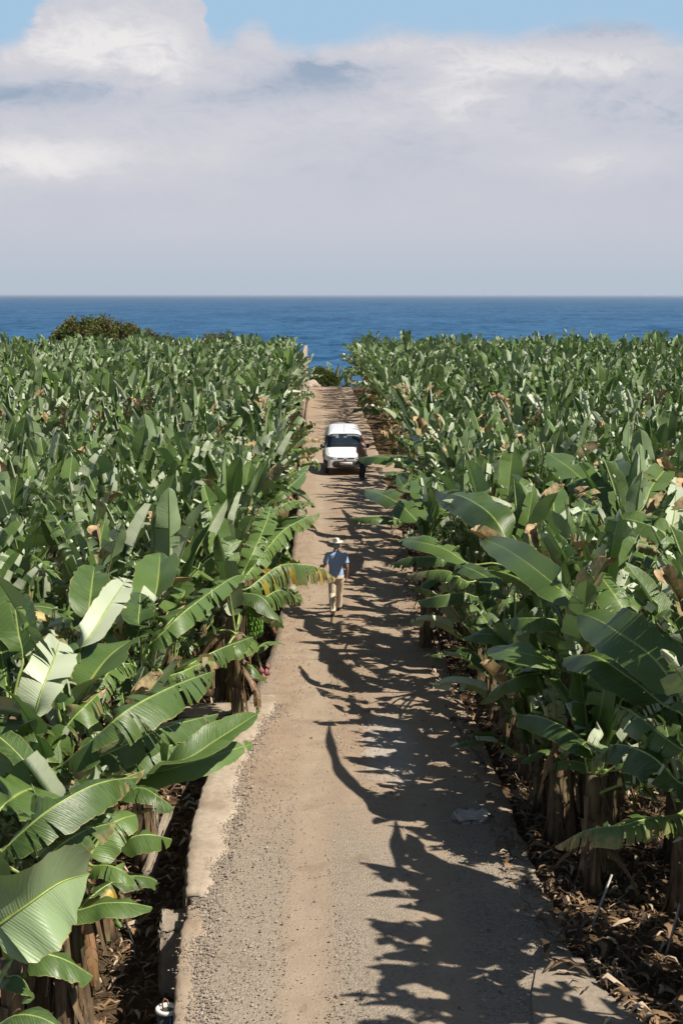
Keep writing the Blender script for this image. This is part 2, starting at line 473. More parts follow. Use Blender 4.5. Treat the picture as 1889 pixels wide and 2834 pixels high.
def soil_material():
    m, nt, out = new_mat('soil')
    pos = nt.n('ShaderNodeNewGeometry').outputs['Position']
    a = nt.noise(pos, 1.4, 5, 0.6).outputs[0]
    f = nt.noise(pos, 17, 5, 0.7, 0.8).outputs[0]
    c = nt.mix(nt.ramp(a, 0.3, 0.7), (0.055, 0.036, 0.022), (0.12, 0.08, 0.045))
    c = nt.mix(nt.m('MULTIPLY', nt.ramp(f, 0.52, 0.66), 0.7), c, (0.24, 0.16, 0.085))
    b = nt.n('ShaderNodeBsdfPrincipled'); nt.put(b.inputs['Base Color'], c); b.inputs['Roughness'].default_value = 0.95
    b.inputs['Specular IOR Level'].default_value = 0.1
    bp = nt.n('ShaderNodeBump'); bp.inputs['Strength'].default_value = 1.0; bp.inputs['Distance'].default_value = 0.05
    nt.put(bp.inputs['Height'], f); nt.put(b.inputs['Normal'], bp.outputs[0])
    nt.put(out.inputs[0], b.outputs[0])
    return m
M_SOIL = soil_material()

def sea_material():
    m, nt, out = new_mat('sea_water')
    pos = nt.n('ShaderNodeNewGeometry').outputs['Position']
    mp = nt.n('ShaderNodeMapping'); mp.inputs['Scale'].default_value = (0.9, 0.32, 1); nt.put(mp.inputs[0], pos)
    w1 = nt.noise(mp.outputs[0], 0.10, 6, 0.62, 0.4).outputs[0]
    w2 = nt.noise(mp.outputs[0], 0.012, 5, 0.6).outputs[0]
    w3 = nt.noise(mp.outputs[0], 0.45, 4, 0.6).outputs[0]
    f = nt.m('ADD', nt.m('MULTIPLY', w1, 0.6), nt.m('ADD', nt.m('MULTIPLY', w3, 0.4), nt.m('MULTIPLY', w2, 0.3)))
    c = nt.mix(nt.ramp(f, 0.52, 0.76), (0.006, 0.044, 0.108), (0.026, 0.104, 0.205))
    d = nt.n('ShaderNodeBsdfDiffuse'); nt.put(d.inputs[0], c)
    g = nt.n('ShaderNodeBsdfGlossy'); g.inputs['Roughness'].default_value = 0.35; nt.put(g.inputs[0], (0.55, 0.7, 0.95, 1))
    bp = nt.n('ShaderNodeBump'); bp.inputs['Strength'].default_value = 0.8; bp.inputs['Distance'].default_value = 0.8
    nt.put(bp.inputs['Height'], w1); nt.put(g.inputs['Normal'], bp.outputs[0])
    mx = nt.n('ShaderNodeMixShader'); nt.put(mx.inputs[0], nt.m('MULTIPLY', nt.ramp(f, 0.35, 0.75), 0.17))
    nt.put(mx.inputs[1], d.outputs[0]); nt.put(mx.inputs[2], g.outputs[0])
    nt.put(out.inputs[0], mx.outputs[0])
    return m
M_SEA = sea_material()

# ------------------------------------------------------------------ terrain, sea, road
def smooth(a, b, x):
    t = min(1, max(0, (x - a) / (b - a))); return t * t * (3 - 2 * t)
def ground_z(x, y):
    left = -1.15 + 0.85 * smooth(32, 55, y)
    right = -0.32
    z = left if x < 0.4 else right
    if x >= 0.4: z += -0.25 * smooth(3.0, 5.5, x) * smooth(40, 25, y)
    z -= 17 * smooth(118, 140, y)
    return z

def grid_obj(name, xs, ys, fz, mat):
    V = [(x, y, fz(x, y)) for y in ys for x in xs]
    nx = len(xs)
    F = [(j * nx + i, j * nx + i + 1, (j + 1) * nx + i + 1, (j + 1) * nx + i) for j in range(len(ys) - 1) for i in range(nx - 1)]
    return obj(name, V, F, mat)
gx = [-120, -80, -50, -35] + [x * 1.0 for x in range(-28, -1)] + [-1.2, 0, 1, 2.0] + [x * 1.0 for x in range(3, 29)] + [35, 50, 80, 120]
gy = [-25, -10, 0, 4] + [y * 1.0 for y in range(7, 150)]
nr = random.Random(5)
gn = {}
def gz(x, y):
    k = (x, y)
    if k not in gn: gn[k] = nr.uniform(-0.06, 0.06)
    return ground_z(x, y) + gn[k]
g = grid_obj('ground', gx, gy, gz, M_SOIL); tag(g, kind='structure')
sea = obj('sea', [(-30000, 128, -16.5), (30000, 128, -16.5), (60000, 85000, -16.5), (-60000, 85000, -16.5)], [(0, 1, 2, 3)], M_SEA, smooth=False)
tag(sea, kind='structure')

# outline of the carriageway from points read off the photograph (z = 0)
LE = [at(px, py, 0) for px, py in [(476, 2900), (476, 2834), (492, 2640), (512, 2530), (516, 2380), (530, 2290), (560, 2180), (600, 2090), (640, 2010), (690, 1930), (745, 1800), (785, 1650), (815, 1450), (826, 1300), (840, 1160), (852, 1072)]]
RE = [at(px, py, 0) for px, py in [(1860, 2900), (1760, 2834), (1640, 2720), (1570, 2600), (1480, 2410), (1420, 2260), (1370, 2120), (1310, 1990), (1262, 1900), (1190, 1720), (1120, 1500), (1060, 1300), (1015, 1160), (972, 1072)]]
def interp(P, y):
    if y <= P[0].y: return P[0].x
    for a, b in zip(P, P[1:]):
        if y <= b.y: return a.x + (b.x - a.x) * (y - a.y) / max(1e-6, b.y - a.y)
    return P[-1].x
def left_x(y): return interp(LE, y)
def right_x(y): return interp(RE, y)
rv = random.Random(3)
ys = [2, 5, 7] + [8 + 0.25 * i for i in range(60)] + [23 + 0.5 * i for i in range(60)] + [53 + 1.0 * i for i in range(60)] + [113.2]
cols = 25
V, F = [], []
for y in ys:
    a, b = left_x(y) + 0.05, right_x(y)
    a += rv.uniform(-.02, .02); b += rv.uniform(-.05, .05)
    V.append((a, y, -1.4))
    for i in range(cols):
        t = i / (cols - 1)
        x = a + (b - a) * t
        z = 0.02 * math.sin(x * 2.3 + y * .4) * math.sin(PI * t) - 0.025 * (math.exp(-((x + .25) / .3) ** 2) + math.exp(-((x - 1.25) / .3) ** 2)) + rv.uniform(-.006, .006)
        if t == 1: z -= 0.03
        V.append((x, y, z))
    V.append((b + 0.12, y, -0.9))
nc = cols + 2
for j in range(len(ys) - 1):
    for i in range(nc - 1):
        F.append((j * nc + i, j * nc + i + 1, (j + 1) * nc + i + 1, (j + 1) * nc + i))
road = obj('road', V, F, M_ROAD); tag(road, kind='structure')
# side track crossing at the van
V, F = [], []
tx = [-16 + 0.5 * i for i in range(28)] ; 
def track(xs, y0, y1):
    ysn = [y0 + (y1 - y0) * i / 8 for i in range(9)]
    V = [(x, y, -0.06 + 0.02 * math.sin(x * 1.3 + y) - (0.5 if i in (0, 8) else 0)) for i, y in enumerate(ysn) for x in xs]
    n = len(xs)
    return V, [(j * n + i, j * n + i + 1, (j + 1) * n + i + 1, (j + 1) * n + i) for j in range(8) for i in range(n - 1)]
v1 = track([-12 + 0.5 * i for i in range(22)], 57.5, 64.0)
v2 = track([1.6 + 0.5 * i for i in range(22)], 59.5, 65.5)
st = obj('side_track', *join(v1, v2), M_ROAD); tag(st, kind='structure')
# lit sandy shoulder where the road meets the cliff edge

# ------------------------------------------------------------------ banana leaves
UPV = np.array([0., 0., 1.])
def unit(a):
    return a / max(1e-9, np.linalg.norm(a))

def leaf_arrays(rng, path, W, roll=(0, 0), fold=0.35, limp=0.3, tear=4.0, curl=0.0, dry=0.0, yellow=0.0, res=30, rows=5,
                pet=0.0, flap=0.25, ribr=0.016, tilt=None, drytip=0.0, tip=(.35, 2.15, .66), pale=0):
    """One leaf. path: list of points, petiole start -> tip; pet = share of the path that is bare petiole.
    fold: upward V angle of the two halves (rad); limp: how far the outer blade yields to gravity;
    tear: mean number of rips per side per metre; flap: chance that a torn strip folds right over."""
    P = np.array(path, dtype=float)
    # dense resample
    seg = np.linalg.norm(P[1:] - P[:-1], axis=1); cum = np.concatenate([[0], np.cumsum(seg)]); Ltot = cum[-1]
    def pt(s):
        d = s * Ltot
        return np.array([np.interp(d, cum, P[:, k]) for k in range(3)]).T
    Lb = Ltot * (1 - pet)
    def frame(s):
        e_ = 0.02
        t = unit(pt(min(1, s + e_)) - pt(max(0, s - e_)))
        up = UPV if tilt is None else tilt
        n = up - t * np.dot(up, t)
        if np.linalg.norm(n) < 0.12: n = n + np.array([-t[0], -t[1], 0]) * 0.3
        n = unit(n)
        b = np.cross(n, t)
        ro = roll[0] + (roll[1] - roll[0]) * s
        c, si = math.cos(ro), math.sin(ro)
        return t, n * c + b * si, b * c - n * si
    V, Fc, mi, UV, AT = [], [], [], [], []
    r0 = rng.random()
    # rib and petiole
    nr_ = max(6, int(res * 0.5)); sg = 5 if res > 20 else 4
    for i in range(nr_ + 1):
        s = i / nr_
        t, n, b = frame(s)
        r = ribr * (1.15 - 0.95 * max(0, (s - pet) / (1 - pet + 1e-6)) ** 0.8) if s > pet else ribr * (1.15 + 0.5 * (1 - s / max(pet, 1e-6)))
        c = pt(s) - n * r * 0.55
        for k in range(sg):
            a = 2 * PI * k / sg + PI / 2
            V.append(c + b * math.cos(a) * r + n * math.sin(a) * r * 0.9)
            UV.append((s, 0.5)); AT.append((r0, 0, 0, 1))
    for i in range(nr_):
        for k in range(sg):
            Fc.append((i * sg + k, i * sg + (k + 1) % sg, (i + 1) * sg + (k + 1) % sg, (i + 1) * sg + k)); mi.append(1)
    wob = [rng.uniform(0, 6.28) for _ in range(4)]
    t0_, t1_, t2_ = tip
    for side in (-1, 1):
        cuts = [0.0]; s = 0.0
        while True:
            g_ = rng.expovariate(max(0.05, tear) * Lb)
            s += max(0.02, g_) if rng.random() > 0.35 else max(0.012, g_ * 0.25)
            if s >= 0.985: break
            cuts.append(s)
        cuts.append(1.0)
        base_fold = fold + rng.uniform(-.12, .12)
        for a_, b_ in zip(cuts, cuts[1:]):
            n_ = max(1, int(round((b_ - a_) * res)))
            torn = len(cuts) > 2
            dphi = rng.gauss(0, 0.21) if torn else 0
            dl = rng.uniform(-0.25, 0.3) if torn else 0
            lean = 0.12 + (rng.uniform(-0.06, 0.12) if torn else 0.03)
            outer = rng.uniform(0.86, 1.0) if torn else 1.0
            narrow = (b_ - a_) * Lb < 0.16
            isflap = torn and rng.random() < flap
            fr = rng.uniform(0.08, 0.5); fa = rng.uniform(1.3, 2.9); fsg = 1 if rng.random() < .68 else -1
            lim = min(1.6, max(0, limp + dl * (1.0 if narrow else 0.5))) + (0.35 if narrow else 0)
            sdry = dry
            if drytip > 0: sdry = max(dry, min(1, drytip * ((a_ + b_) / 2) ** 2 * 1.6 + rng.uniform(-.3, .3) * drytip))
            if dry > 0.05: sdry = min(1, max(0, sdry + rng.uniform(-.3, .3)))
            syel = yellow * rng.uniform(.3, 1) if rng.random() < 0.33 else 0
            base = len(V)
            for i in range(n_ + 1):
                q = a_ + (b_ - a_) * i / n_
                S = pet + (1 - pet) * q
                # outline of the blade
                wid = W / 2
                if q < 0.16: wid *= math.sqrt(max(0.02, 1 - (1 - q / 0.16) ** 2)) * 0.97 + 0.03
                if q > t0_: wid *= max(0.02, 1 - ((q - t0_) / (1 - t0_)) ** t1_) ** t2_
                wid *= outer * (1 + rng.gauss(0, .012 if res > 30 else .02) + 0.025 * math.sin(q * 31 + wob[0]) + 0.02 * math.sin(q * 57 + wob[1]))
                t, n, b = frame(S)
                p = pt(S)
                phi = base_fold + dphi + 0.10 * math.sin(q * 17 + wob[2] + side) * (1 - 0.3 * torn)
                mid_ = (a_ + b_) / 2
                for k in range(rows + 1):
                    rr = k / rows
                    AT.append((r0, sdry, syel, 0.0 if (pale or isflap) else 1.0)); UV.append((S * Ltot / 2.2, 0.5 + 0.5 * side * rr))  # alpha marks the folds that get the painted sunlit paleness
                    pinch = (mid_ - q) * Lb * 0.10 * rr if torn else 0
                    V.append(p + t * (lean * wid * rr + pinch))
                    if k < rows:
                        r1 = (k + 0.5) / rows
                        ph = phi + curl * r1
                        d = b * side * math.cos(ph) + n * math.sin(ph)
                        gf = lim * r1 * 1.1
                        d = unit(d * (1 - min(0.92, gf * 0.6)) - UPV * gf)
                        if isflap and r1 > fr:
                            aa = fa * min(1, (r1 - fr) / 0.16)
                            # the torn strip folds over, mostly showing its underside
                            d = unit(d * math.cos(aa) + n * (fsg * math.sin(aa)) - UPV * 0.12)
                        p = p + d * (wid / rows)
            rw = rows + 1
            for i in range(n_):
                for k in range(rows):
                    f = (base + i * rw + k, base + i * rw + k + 1, base + (i + 1) * rw + k + 1, base + (i + 1) * rw + k)
                    Fc.append(f if side < 0 else f[::-1]); mi.append(0)
    return np.array(V), np.array(Fc), np.array(mi), np.array(AT), np.array(UV)

def arc_path(L, e0, e1, pet, n=14, side=0.0, power=1.3):
    """midrib that starts at elevation e0 and bends to e1, heading +X"""
    P = [np.zeros(3)]
    for i in range(n):
        q = (i + 0.5) / n
        e = e0 + (e1 - e0) * q ** power
        P.append(P[-1] + np.array([math.cos(e), side * q, math.sin(e)]) * (L / n))
    return P

KINDS_ = {   # start and end elevation, fold, limp, tears, share of petiole, dryness
    'spear': (88, 80, 1.15, 0.0, 0.0, 0.16),
    'erect': (84, 71, 0.35, 0.05, 2.6, 0.14),
    'mid':   (76, 45, 0.25, 0.18, 4.2, 0.15),
    'wide':  (60, 2, 0.05, 0.35, 6.0, 0.16),
    'low':   (42, -45, -0.15, 0.6, 8.0, 0.15),
    'hang':  (-25, -86, -0.2, 0.8, 20.0, 0.10),
}
def lib_leaf(rng, kind, res, rows, scale=1.0):
    e0, e1, fo, li, te, pe = KINDS_[kind]
    L = {'spear': 1.6, 'erect': 2.1, 'mid': 2.15, 'wide': 2.1, 'low': 1.95, 'hang': 1.7}[kind] * rng.uniform(0.88, 1.08)
    W = {'spear': 0.22, 'erect': 0.5, 'mid': 0.52, 'wide': 0.52, 'low': 0.52, 'hang': 0.30}[kind] * rng.uniform(0.9, 1.1)
    p = arc_path(L, R(e0 + rng.uniform(-7, 5)), R(e1 + rng.uniform(-14, 12)), pe, side=rng.uniform(-.22, .22))
    isdry = kind == 'hang'
    te *= rng.choice([0.3, 0.9, 1.4, 2.4])
    if kind in ('erect', 'mid'): fo = rng.choice([fo - .1, fo, fo + .25, fo + .6])
    return leaf_arrays(rng, p, W, roll=(rng.uniform(-.25, .25), rng.uniform(-.8, .8)), fold=fo, limp=li, tear=te, res=res, rows=rows, pet=pe,
                       curl=rng.uniform(-.35, .25), dry=0.0, flap=0.0 if kind in ('spear', 'hang') else rng.choice([0.25, .55, .75]), tip=(.35, 2.15, .66) if kind == 'spear' else rng.choice([(.4, 2.6, .55), (.6, 2.2, .5), (.7, 3, .35), (.35, 2.15, .66)]),
                       yellow=1.0 if (kind == 'low' and rng.random() < .2) else 0.0, drytip=1.0 if (kind in ('wide', 'low', 'mid') and rng.random() < .05) else 0.0,
                       ribr=0.017)

def mk(name, arr, mats, parent=None):
    V_, F_, mi_, AT_, UV_ = arr
    return big_mesh(name, V_, F_, mats, mi_, AT_, UV_, parent)

rng = random.Random(11)
LIB = {}
PROTO = []
for kind in KINDS_:
    LIB[kind] = []
    for i in range({'spear': 3, 'erect': 8, 'mid': 9, 'wide': 9, 'low': 7, 'hang': 5}[kind]):
        a = lib_leaf(rng, kind, 44, 6)
        o = mk('leaf', a, [M_DRY, M_DRYRIB] if kind == 'hang' else [M_LEAF, M_RIB])
        LIB[kind].append(o.data); bpy.data.objects.remove(o)
LOW = {k: [lib_leaf(rng, k, 16, 3) for _ in range(7)] for k in KINDS_}
LOWM = {k: [lib_leaf(rng, k, 26, 4) for _ in range(6)] for k in KINDS_}

def stem_mesh(rng, h, r0=0.13, r1=0.085, seg=9):
    pts_ = []; rad = []
    lx, ly = rng.uniform(-.12, .12), rng.uniform(-.12, .12)
    for i in range(9):
        t = i / 8
        pts_.append((lx * t * t, ly * t * t, h * t)); rad.append((r0 + (r1 - r0) * t) * (1 + rng.uniform(-.09, .09)) * (1.25 if i == 0 else 1))
    V, F = tube(pts_, rad, seg)
    # loose sheath flaps round the stem
    for k in range(18):
        a = rng.uniform(0, 2 * PI); z = rng.uniform(0.2, 1.0) * h; l = min(z * .9, rng.uniform(.2, .8))
        rr = r0 * 1.02; fl_ = rng.uniform(.02, .16)
        b = len(V); wv = rng.uniform(.015, .09)
        for i in range(4):
            t = i / 3
            c = Vector((math.cos(a) * (rr + fl_ * t * t) + lx * (z / h) ** 2, math.sin(a) * (rr + fl_ * t * t) + ly * (z / h) ** 2, z - l * t))
            s_ = Vector((-math.sin(a), math.cos(a), 0)) * wv * (1 - .6 * t)
            V += [c - s_, c + s_]
        for i in range(3): F.append((b + 2 * i, b + 2 * i + 1, b + 2 * i + 3, b + 2 * i + 2))
    return V, F, (lx, ly)
STEMS = []
for i in range(5):
    V, F, top = stem_mesh(rng, 2.0)
    o = obj('pseudostem', V, F, M_STEM); STEMS.append((o.data, top)); bpy.data.objects.remove(o)

def plant_spec(rng, lean=None):
    """list of (kind, azimuth, height offset, scale, extra tilt)"""
    L = []
    a = rng.uniform(0, 2 * PI)
    seq = ['erect', 'erect', 'mid', 'erect', 'mid', 'erect', 'mid', 'mid', 'wide', 'wide', 'low', 'low', 'hang']
    if rng.random() < 0.4: seq.insert(0, 'spear')
    if rng.random() < 0.3: seq.remove('low')
    for i, k in enumerate(seq):
        a += 2.4 + rng.uniform(-.5, .5)
        L.append((k, a, -0.035 * i - (0.35 if i > 10 else 0) + rng.uniform(-.03, .03), rng.uniform(0.8, 1.08), rng.uniform(-.12, .16)))
    return L

def leaf_matrix(k, az, dz, s, tl, crown):
    m = Matrix.Translation(Vector(crown) + Vector((math.cos(az) * .05, math.sin(az) * .05, dz - (0.5 if k == 'hang' else 0)))) @ Matrix.Rotation(az, 4, 'Z') @ Matrix.Rotation(tl, 4, 'Y') @ Matrix.Scale(s, 4)
    return m

def foliage_arrays(rng, lib, spec, crown):
    VV, FF, MM, AA, UU = [], [], [], [], []
    off = 0
    for (k, az, dz, s, tl) in spec:
        v, f, mi_, at_, uv_ = rng.choice(lib[k])
        m = np.array(leaf_matrix(k, az, dz, s, tl, crown))
        v2 = v @ m[:3, :3].T + m[:3, 3]
        at2 = at_.copy(); at2[:, 0] = rng.random()
        VV.append(v2); FF.append(f + off); off += len(v)
        MM.append(mi_ + (2 if k == 'hang' else 0)); AA.append(at2); UU.append(uv_)
    return np.concatenate(VV), np.concatenate(FF), np.concatenate(MM), np.concatenate(AA), np.concatenate(UU)
MATS4 = [M_LEAF, M_RIB, M_DRY, M_DRYRIB]

FOL = []
for i in range(12):
    o = mk('foliage', foliage_arrays(rng, LOWM, plant_spec(rng), (0, 0, 0)), MATS4); FOL.append(o.data); bpy.data.objects.remove(o)

def near_plant(x, y, z0, h, rng, label, group, spec=None):
    """plant whose every leaf is a part of its own"""
    root = empty('banana_plant', (x, y, z0), label=label, category='banana plant')
    if group: root['group'] = group
    st_me, top = rng.choice(STEMS)
    st = bpy.data.objects.new('pseudostem', st_me); COL.objects.link(st); st.parent = root
    st.scale = (1, 1, h / 2.0); st.rotation_euler.z = 0
    for (k, az, dz, s, tl) in (spec or plant_spec(rng)):
        lf = bpy.data.objects.new('leaf', rng.choice(LIB[k])); COL.objects.link(lf)
        lf.parent = root; lf.matrix_local = leaf_matrix(k, az, dz, s, tl, (top[0], top[1], h))
    return root

def mid_plant(x, y, z0, h, rng, label, group):
    root = empty('banana_plant', (x, y, z0), rng.uniform(0, 2 * PI), label=label, category='banana plant', group=group)
    st_me, top = rng.choice(STEMS)
    st = bpy.data.objects.new('pseudostem', st_me); COL.objects.link(st); st.parent = root; st.scale = (1, 1, h / 2.0)
    fo = bpy.data.objects.new('foliage', rng.choice(FOL)); COL.objects.link(fo); fo.parent = root
    s = rng.uniform(0.88, 1.1)
    fo.location = (top[0], top[1], h); fo.scale = (s, s, s)
    return root

# ------------------------------------------------------------------ the plants in front, leaf by leaf from the photograph
HERO = []   # (crown point, z0) of every plant set by hand, so that the field leaves it room
def bez(pts_, n=16):
    """smooth curve through control points (Catmull-Rom)"""
    P = [np.array(p, dtype=float) for p in pts_]
    P = [2 * P[0] - P[1]] + P + [2 * P[-1] - P[-2]]
    out = []
    for i in range(1, len(P) - 2):
        for j in range(n):
            t = j / n
            out.append(0.5 * ((2 * P[i]) + (-P[i - 1] + P[i + 1]) * t + (2 * P[i - 1] - 5 * P[i] + 4 * P[i + 1] - P[i + 2]) * t * t + (-P[i - 1] + 3 * P[i] - 3 * P[i + 1] + P[i + 2]) * t ** 3))
    out.append(P[-2])
    return out

def hero_plant(crown, zc, leaves, label, seed=1, fill=4, sides=None, ground=None, hang=2, group=None, lift=0.0):
    zc += lift
    """crown: photo pixel of the heart, zc its height. leaves: dicts with 'p' = [(px,py,z), ...] base -> tip of the blade's rib"""
    rg = random.Random(seed)
    C = at(crown[0], crown[1], zc)
    z0 = ground_z(C.x, C.y) if ground is None else ground
    h = zc - z0
    root = empty('banana_plant', (C.x, C.y, z0), label=label, category='banana plant')
    if group: root['group'] = group
    V, F, top = stem_mesh(rg, h - 0.05, 0.14, 0.095, 12)
    V = [Vector((v[0] - top[0] * (v[2] / h) ** 2, v[1] - top[1] * (v[2] / h) ** 2, v[2])) for v in V]
    obj('pseudostem', V, F, M_STEM, root)
    O = np.array([C.x, C.y, z0])
    for lf in leaves:
        pts3 = [np.array(at(q[0], q[1], q[2] + lift)) for q in lf['p']]
        base = pts3[0]; cr = np.array(C)
        dist = np.linalg.norm(base - cr)
        # petiole from the heart to the base of the blade
        start = cr + np.array([0, 0, -0.05])
        if dist > 0.12:
            full = [start, (start + base) / 2 + np.array([0, 0, 0.10 * dist])] + pts3
        else:
            full = [start] + pts3[1:]
        path = bez(full, 8)
        path = np.array(path)
        seg = np.linalg.norm(path[1:] - path[:-1], axis=1).sum()
        k = int(np.argmin(np.linalg.norm(path - base, axis=1))) if dist > 0.12 else 1
        pet = np.linalg.norm(path[1:k + 1] - path[:k], axis=1).sum() / seg
        kw = dict(W=0.6, fold=0.15, limp=0.2, tear=1.5, res=60, rows=8, flap=0.1, roll=(0, 0))
        kw.update({a: b for a, b in lf.items() if a not in ('p', 'mat')})
        if isinstance(kw['roll'], (int, float)): kw['roll'] = (kw['roll'], kw['roll'])
        drym = lf.get('mat') == 'dry'
        a_ = leaf_arrays(rg, path - O, pet=min(0.6, max(0.03, pet)), **kw)
        mk('leaf', a_, [M_DRY, M_DRYRIB] if drym else [M_LEAF, M_RIB], root)
    seq = (['mid', 'wide', 'low', 'wide', 'mid', 'erect', 'low'] * 3)[:fill] + ['hang'] * hang
    a0 = rg.uniform(0, 6.28)
    for i, k in enumerate(seq):
        if sides: az = R(rg.uniform(*sides)) if k != 'hang' else rg.uniform(0, 6.28)
        else: a0 += 2.4; az = a0
        sk = .6 if k == 'hang' else rg.uniform(.8, 1.0)
        o = bpy.data.objects.new('leaf', rg.choice(LIB[k])); COL.objects.link(o); o.parent = root
        o.matrix_local = leaf_matrix(k, az, -0.05 * i, sk, rg.uniform(-.1, .15), (0, 0, h))
    HERO.append((C.x, C.y))
    return root

#HEROSTART
# left side, near
hero_plant((150, 2150), 1.75, [
    dict(p=[(178, 2112, 1.95), (275, 2030, 2.35), (357, 1962, 2.6), (480, 1898, 2.65), (592, 1857, 2.5)], W=0.72, roll=-.45, limp=.35, tear=5, fold=-.42, flap=.0),
    dict(p=[(235, 2112, 1.8), (357, 2056, 2.0), (459, 2012, 2.05), (604, 1975, 1.95)], W=0.55, roll=-.45, limp=.5, tear=3.5, fold=-.42, flap=.0),
    dict(p=[(331, 2112, 1.75), (420, 2080, 1.85), (510, 2054, 1.85), (607, 2056, 1.7)], W=0.55, roll=-.45, limp=.5, tear=4, fold=-.42, flap=.0),
    dict(p=[(380, 2100, 1.7), (500, 2105, 1.8), (602, 2046, 1.95), (720, 1970, 2.05)], W=0.48, roll=-.5, limp=.3, tear=.4, fold=.75, flap=0),
    dict(p=[(330, 2150, 1.55), (420, 2140, 1.6), (515, 2115, 1.65), (698, 2058, 1.6)], W=0.5, roll=-.8, limp=.35, tear=.8, fold=.45, flap=0),
    dict(p=[(150, 2090, 1.9), (185, 2010, 2.2), (240, 1950, 2.4), (300, 1895, 2.4)], W=0.5, roll=-.45, limp=.5, tear=9, fold=-.42, flap=.3, drytip=1.0),
  ], 'broad banana plant reaching torn fronds over the pale concrete road edge', seed=21, fill=3, sides=(120, 260))
hero_plant((-60, 2390), 1.7, [
    dict(p=[(0, 2359, 1.85), (110, 2260, 2.2), (220, 2190, 2.35), (300, 2160, 2.35), (380, 2152, 2.2)], W=0.62, roll=-.45, limp=.3, tear=3, fold=-.42, flap=.0),
    dict(p=[(70, 2330, 1.75), (150, 2260, 1.95), (240, 2200, 2.05), (400, 2130, 2.0)], W=0.5, roll=-.45, limp=.6, tear=8, fold=-.42, flap=.15, drytip=.5),
    dict(p=[(0, 2240, 1.9), (40, 2205, 2.0), (80, 2185, 2.0), (112, 2180, 1.9)], W=0.8, roll=-.4, limp=.3, tear=.3, fold=.1, flap=0),
    dict(p=[(90, 2420, 1.6), (150, 2353, 1.8), (230, 2300, 1.85), (318, 2275, 1.75)], W=0.5, roll=-.45, limp=.5, tear=4, fold=-.42, flap=.1, drytip=.4),
  ], 'large banana plant at the left border with a long smooth arching leaf', seed=22, fill=3, sides=(100, 250))
hero_plant((215, 2360), 1.2, [
    dict(p=[(330, 2190, 1.5), (390, 2180, 1.6), (440, 2205, 1.5), (482, 2237, 1.35)], W=0.5, roll=-.2, limp=.4, tear=5, fold=-.1, flap=0),
    dict(p=[(320, 2340, 1.2), (370, 2315, 1.3), (420, 2310, 1.3), (476, 2322, 1.15)], W=0.42, roll=-.45, limp=.4, tear=4, fold=-.42, flap=0),
    dict(p=[(245, 2370, 1.2), (300, 2290, 1.45), (340, 2265, 1.5), (378, 2255, 1.45)], W=0.55, roll=-.5, limp=.4, tear=1, fold=.1, flap=0),
    dict(p=[(255, 2395, 1.15), (300, 2395, 1.2), (340, 2410, 1.15), (372, 2436, 1.0)], W=0.38, roll=-.3, limp=.4, tear=6, fold=-.1, flap=0),
    dict(p=[(200, 2515, .95), (280, 2500, 1.05), (350, 2498, 1.05), (421, 2510, .95)], W=0.44, roll=-.1, limp=.3, tear=.6, fold=-.1, flap=0),
  ], 'low banana plant with flat green leaves beside the gap in the road edge', seed=23, fill=1, sides=(120, 240), hang=1)
hero_plant((30, 2640), 1.35, [
    dict(p=[(-20, 2575, 1.9), (80, 2500, 2.15), (170, 2440, 2.25), (250, 2418, 2.2)], W=1.05, roll=1.2, limp=.3, tear=1.2, fold=-.3, flap=0),
    dict(p=[(80, 2640, 1.3), (130, 2640, 1.35), (190, 2660, 1.25), (258, 2702, 1.05)], W=0.5, roll=-.2, limp=.4, tear=2.5, fold=-.1, flap=0),
    dict(p=[(20, 2700, 1.2), (50, 2700, 1.25), (75, 2725, 1.15), (88, 2770, 1.0)], W=0.4, roll=0, limp=.3, tear=2, fold=-.1, flap=0),
    dict(p=[(-40, 2850, 1.2), (40, 2810, 1.4), (110, 2815, 1.4), (180, 2850, 1.3)], W=0.45, roll=-.2, limp=.3, tear=1, fold=.0, flap=0),
  ], 'banana plant in the bottom left corner with a bluish leaf showing its underside', seed=24, fill=1, sides=(150, 240), hang=3)
# left side, pale undersides further up
hero_plant((30, 1960), 2.1, [
    dict(p=[(90, 2030, 2.3), (110, 1930, 2.75), (140, 1850, 3.0), (165, 1775, 3.1)], pale=1, W=0.56, roll=2.6, limp=.15, tear=2.0, fold=-.55, tip=(.6, 2.5, .5), flap=0),
    dict(p=[(64, 1822, 2.7), (52, 1750, 3.0), (44, 1690, 3.15), (38, 1640, 3.25)], W=0.62, roll=.2, limp=.1, tear=1.5, fold=.35, flap=.0),
    dict(p=[(20, 1990, 2.2), (-10, 2040, 2.2), (-20, 2110, 1.95), (-10, 2160, 1.6)], W=0.7, roll=-.3, limp=.4, tear=1.5, fold=-.1, flap=0),
    dict(p=[(60, 1990, 2.2), (100, 2020, 2.25), (120, 2080, 2.0), (110, 2150, 1.6)], W=0.6, roll=.3, limp=.4, tear=1.5, fold=-.1, flap=0),
  ], 'banana plant on the left with a wide pale leaf turned underside out', seed=25, fill=3, sides=(60, 260))
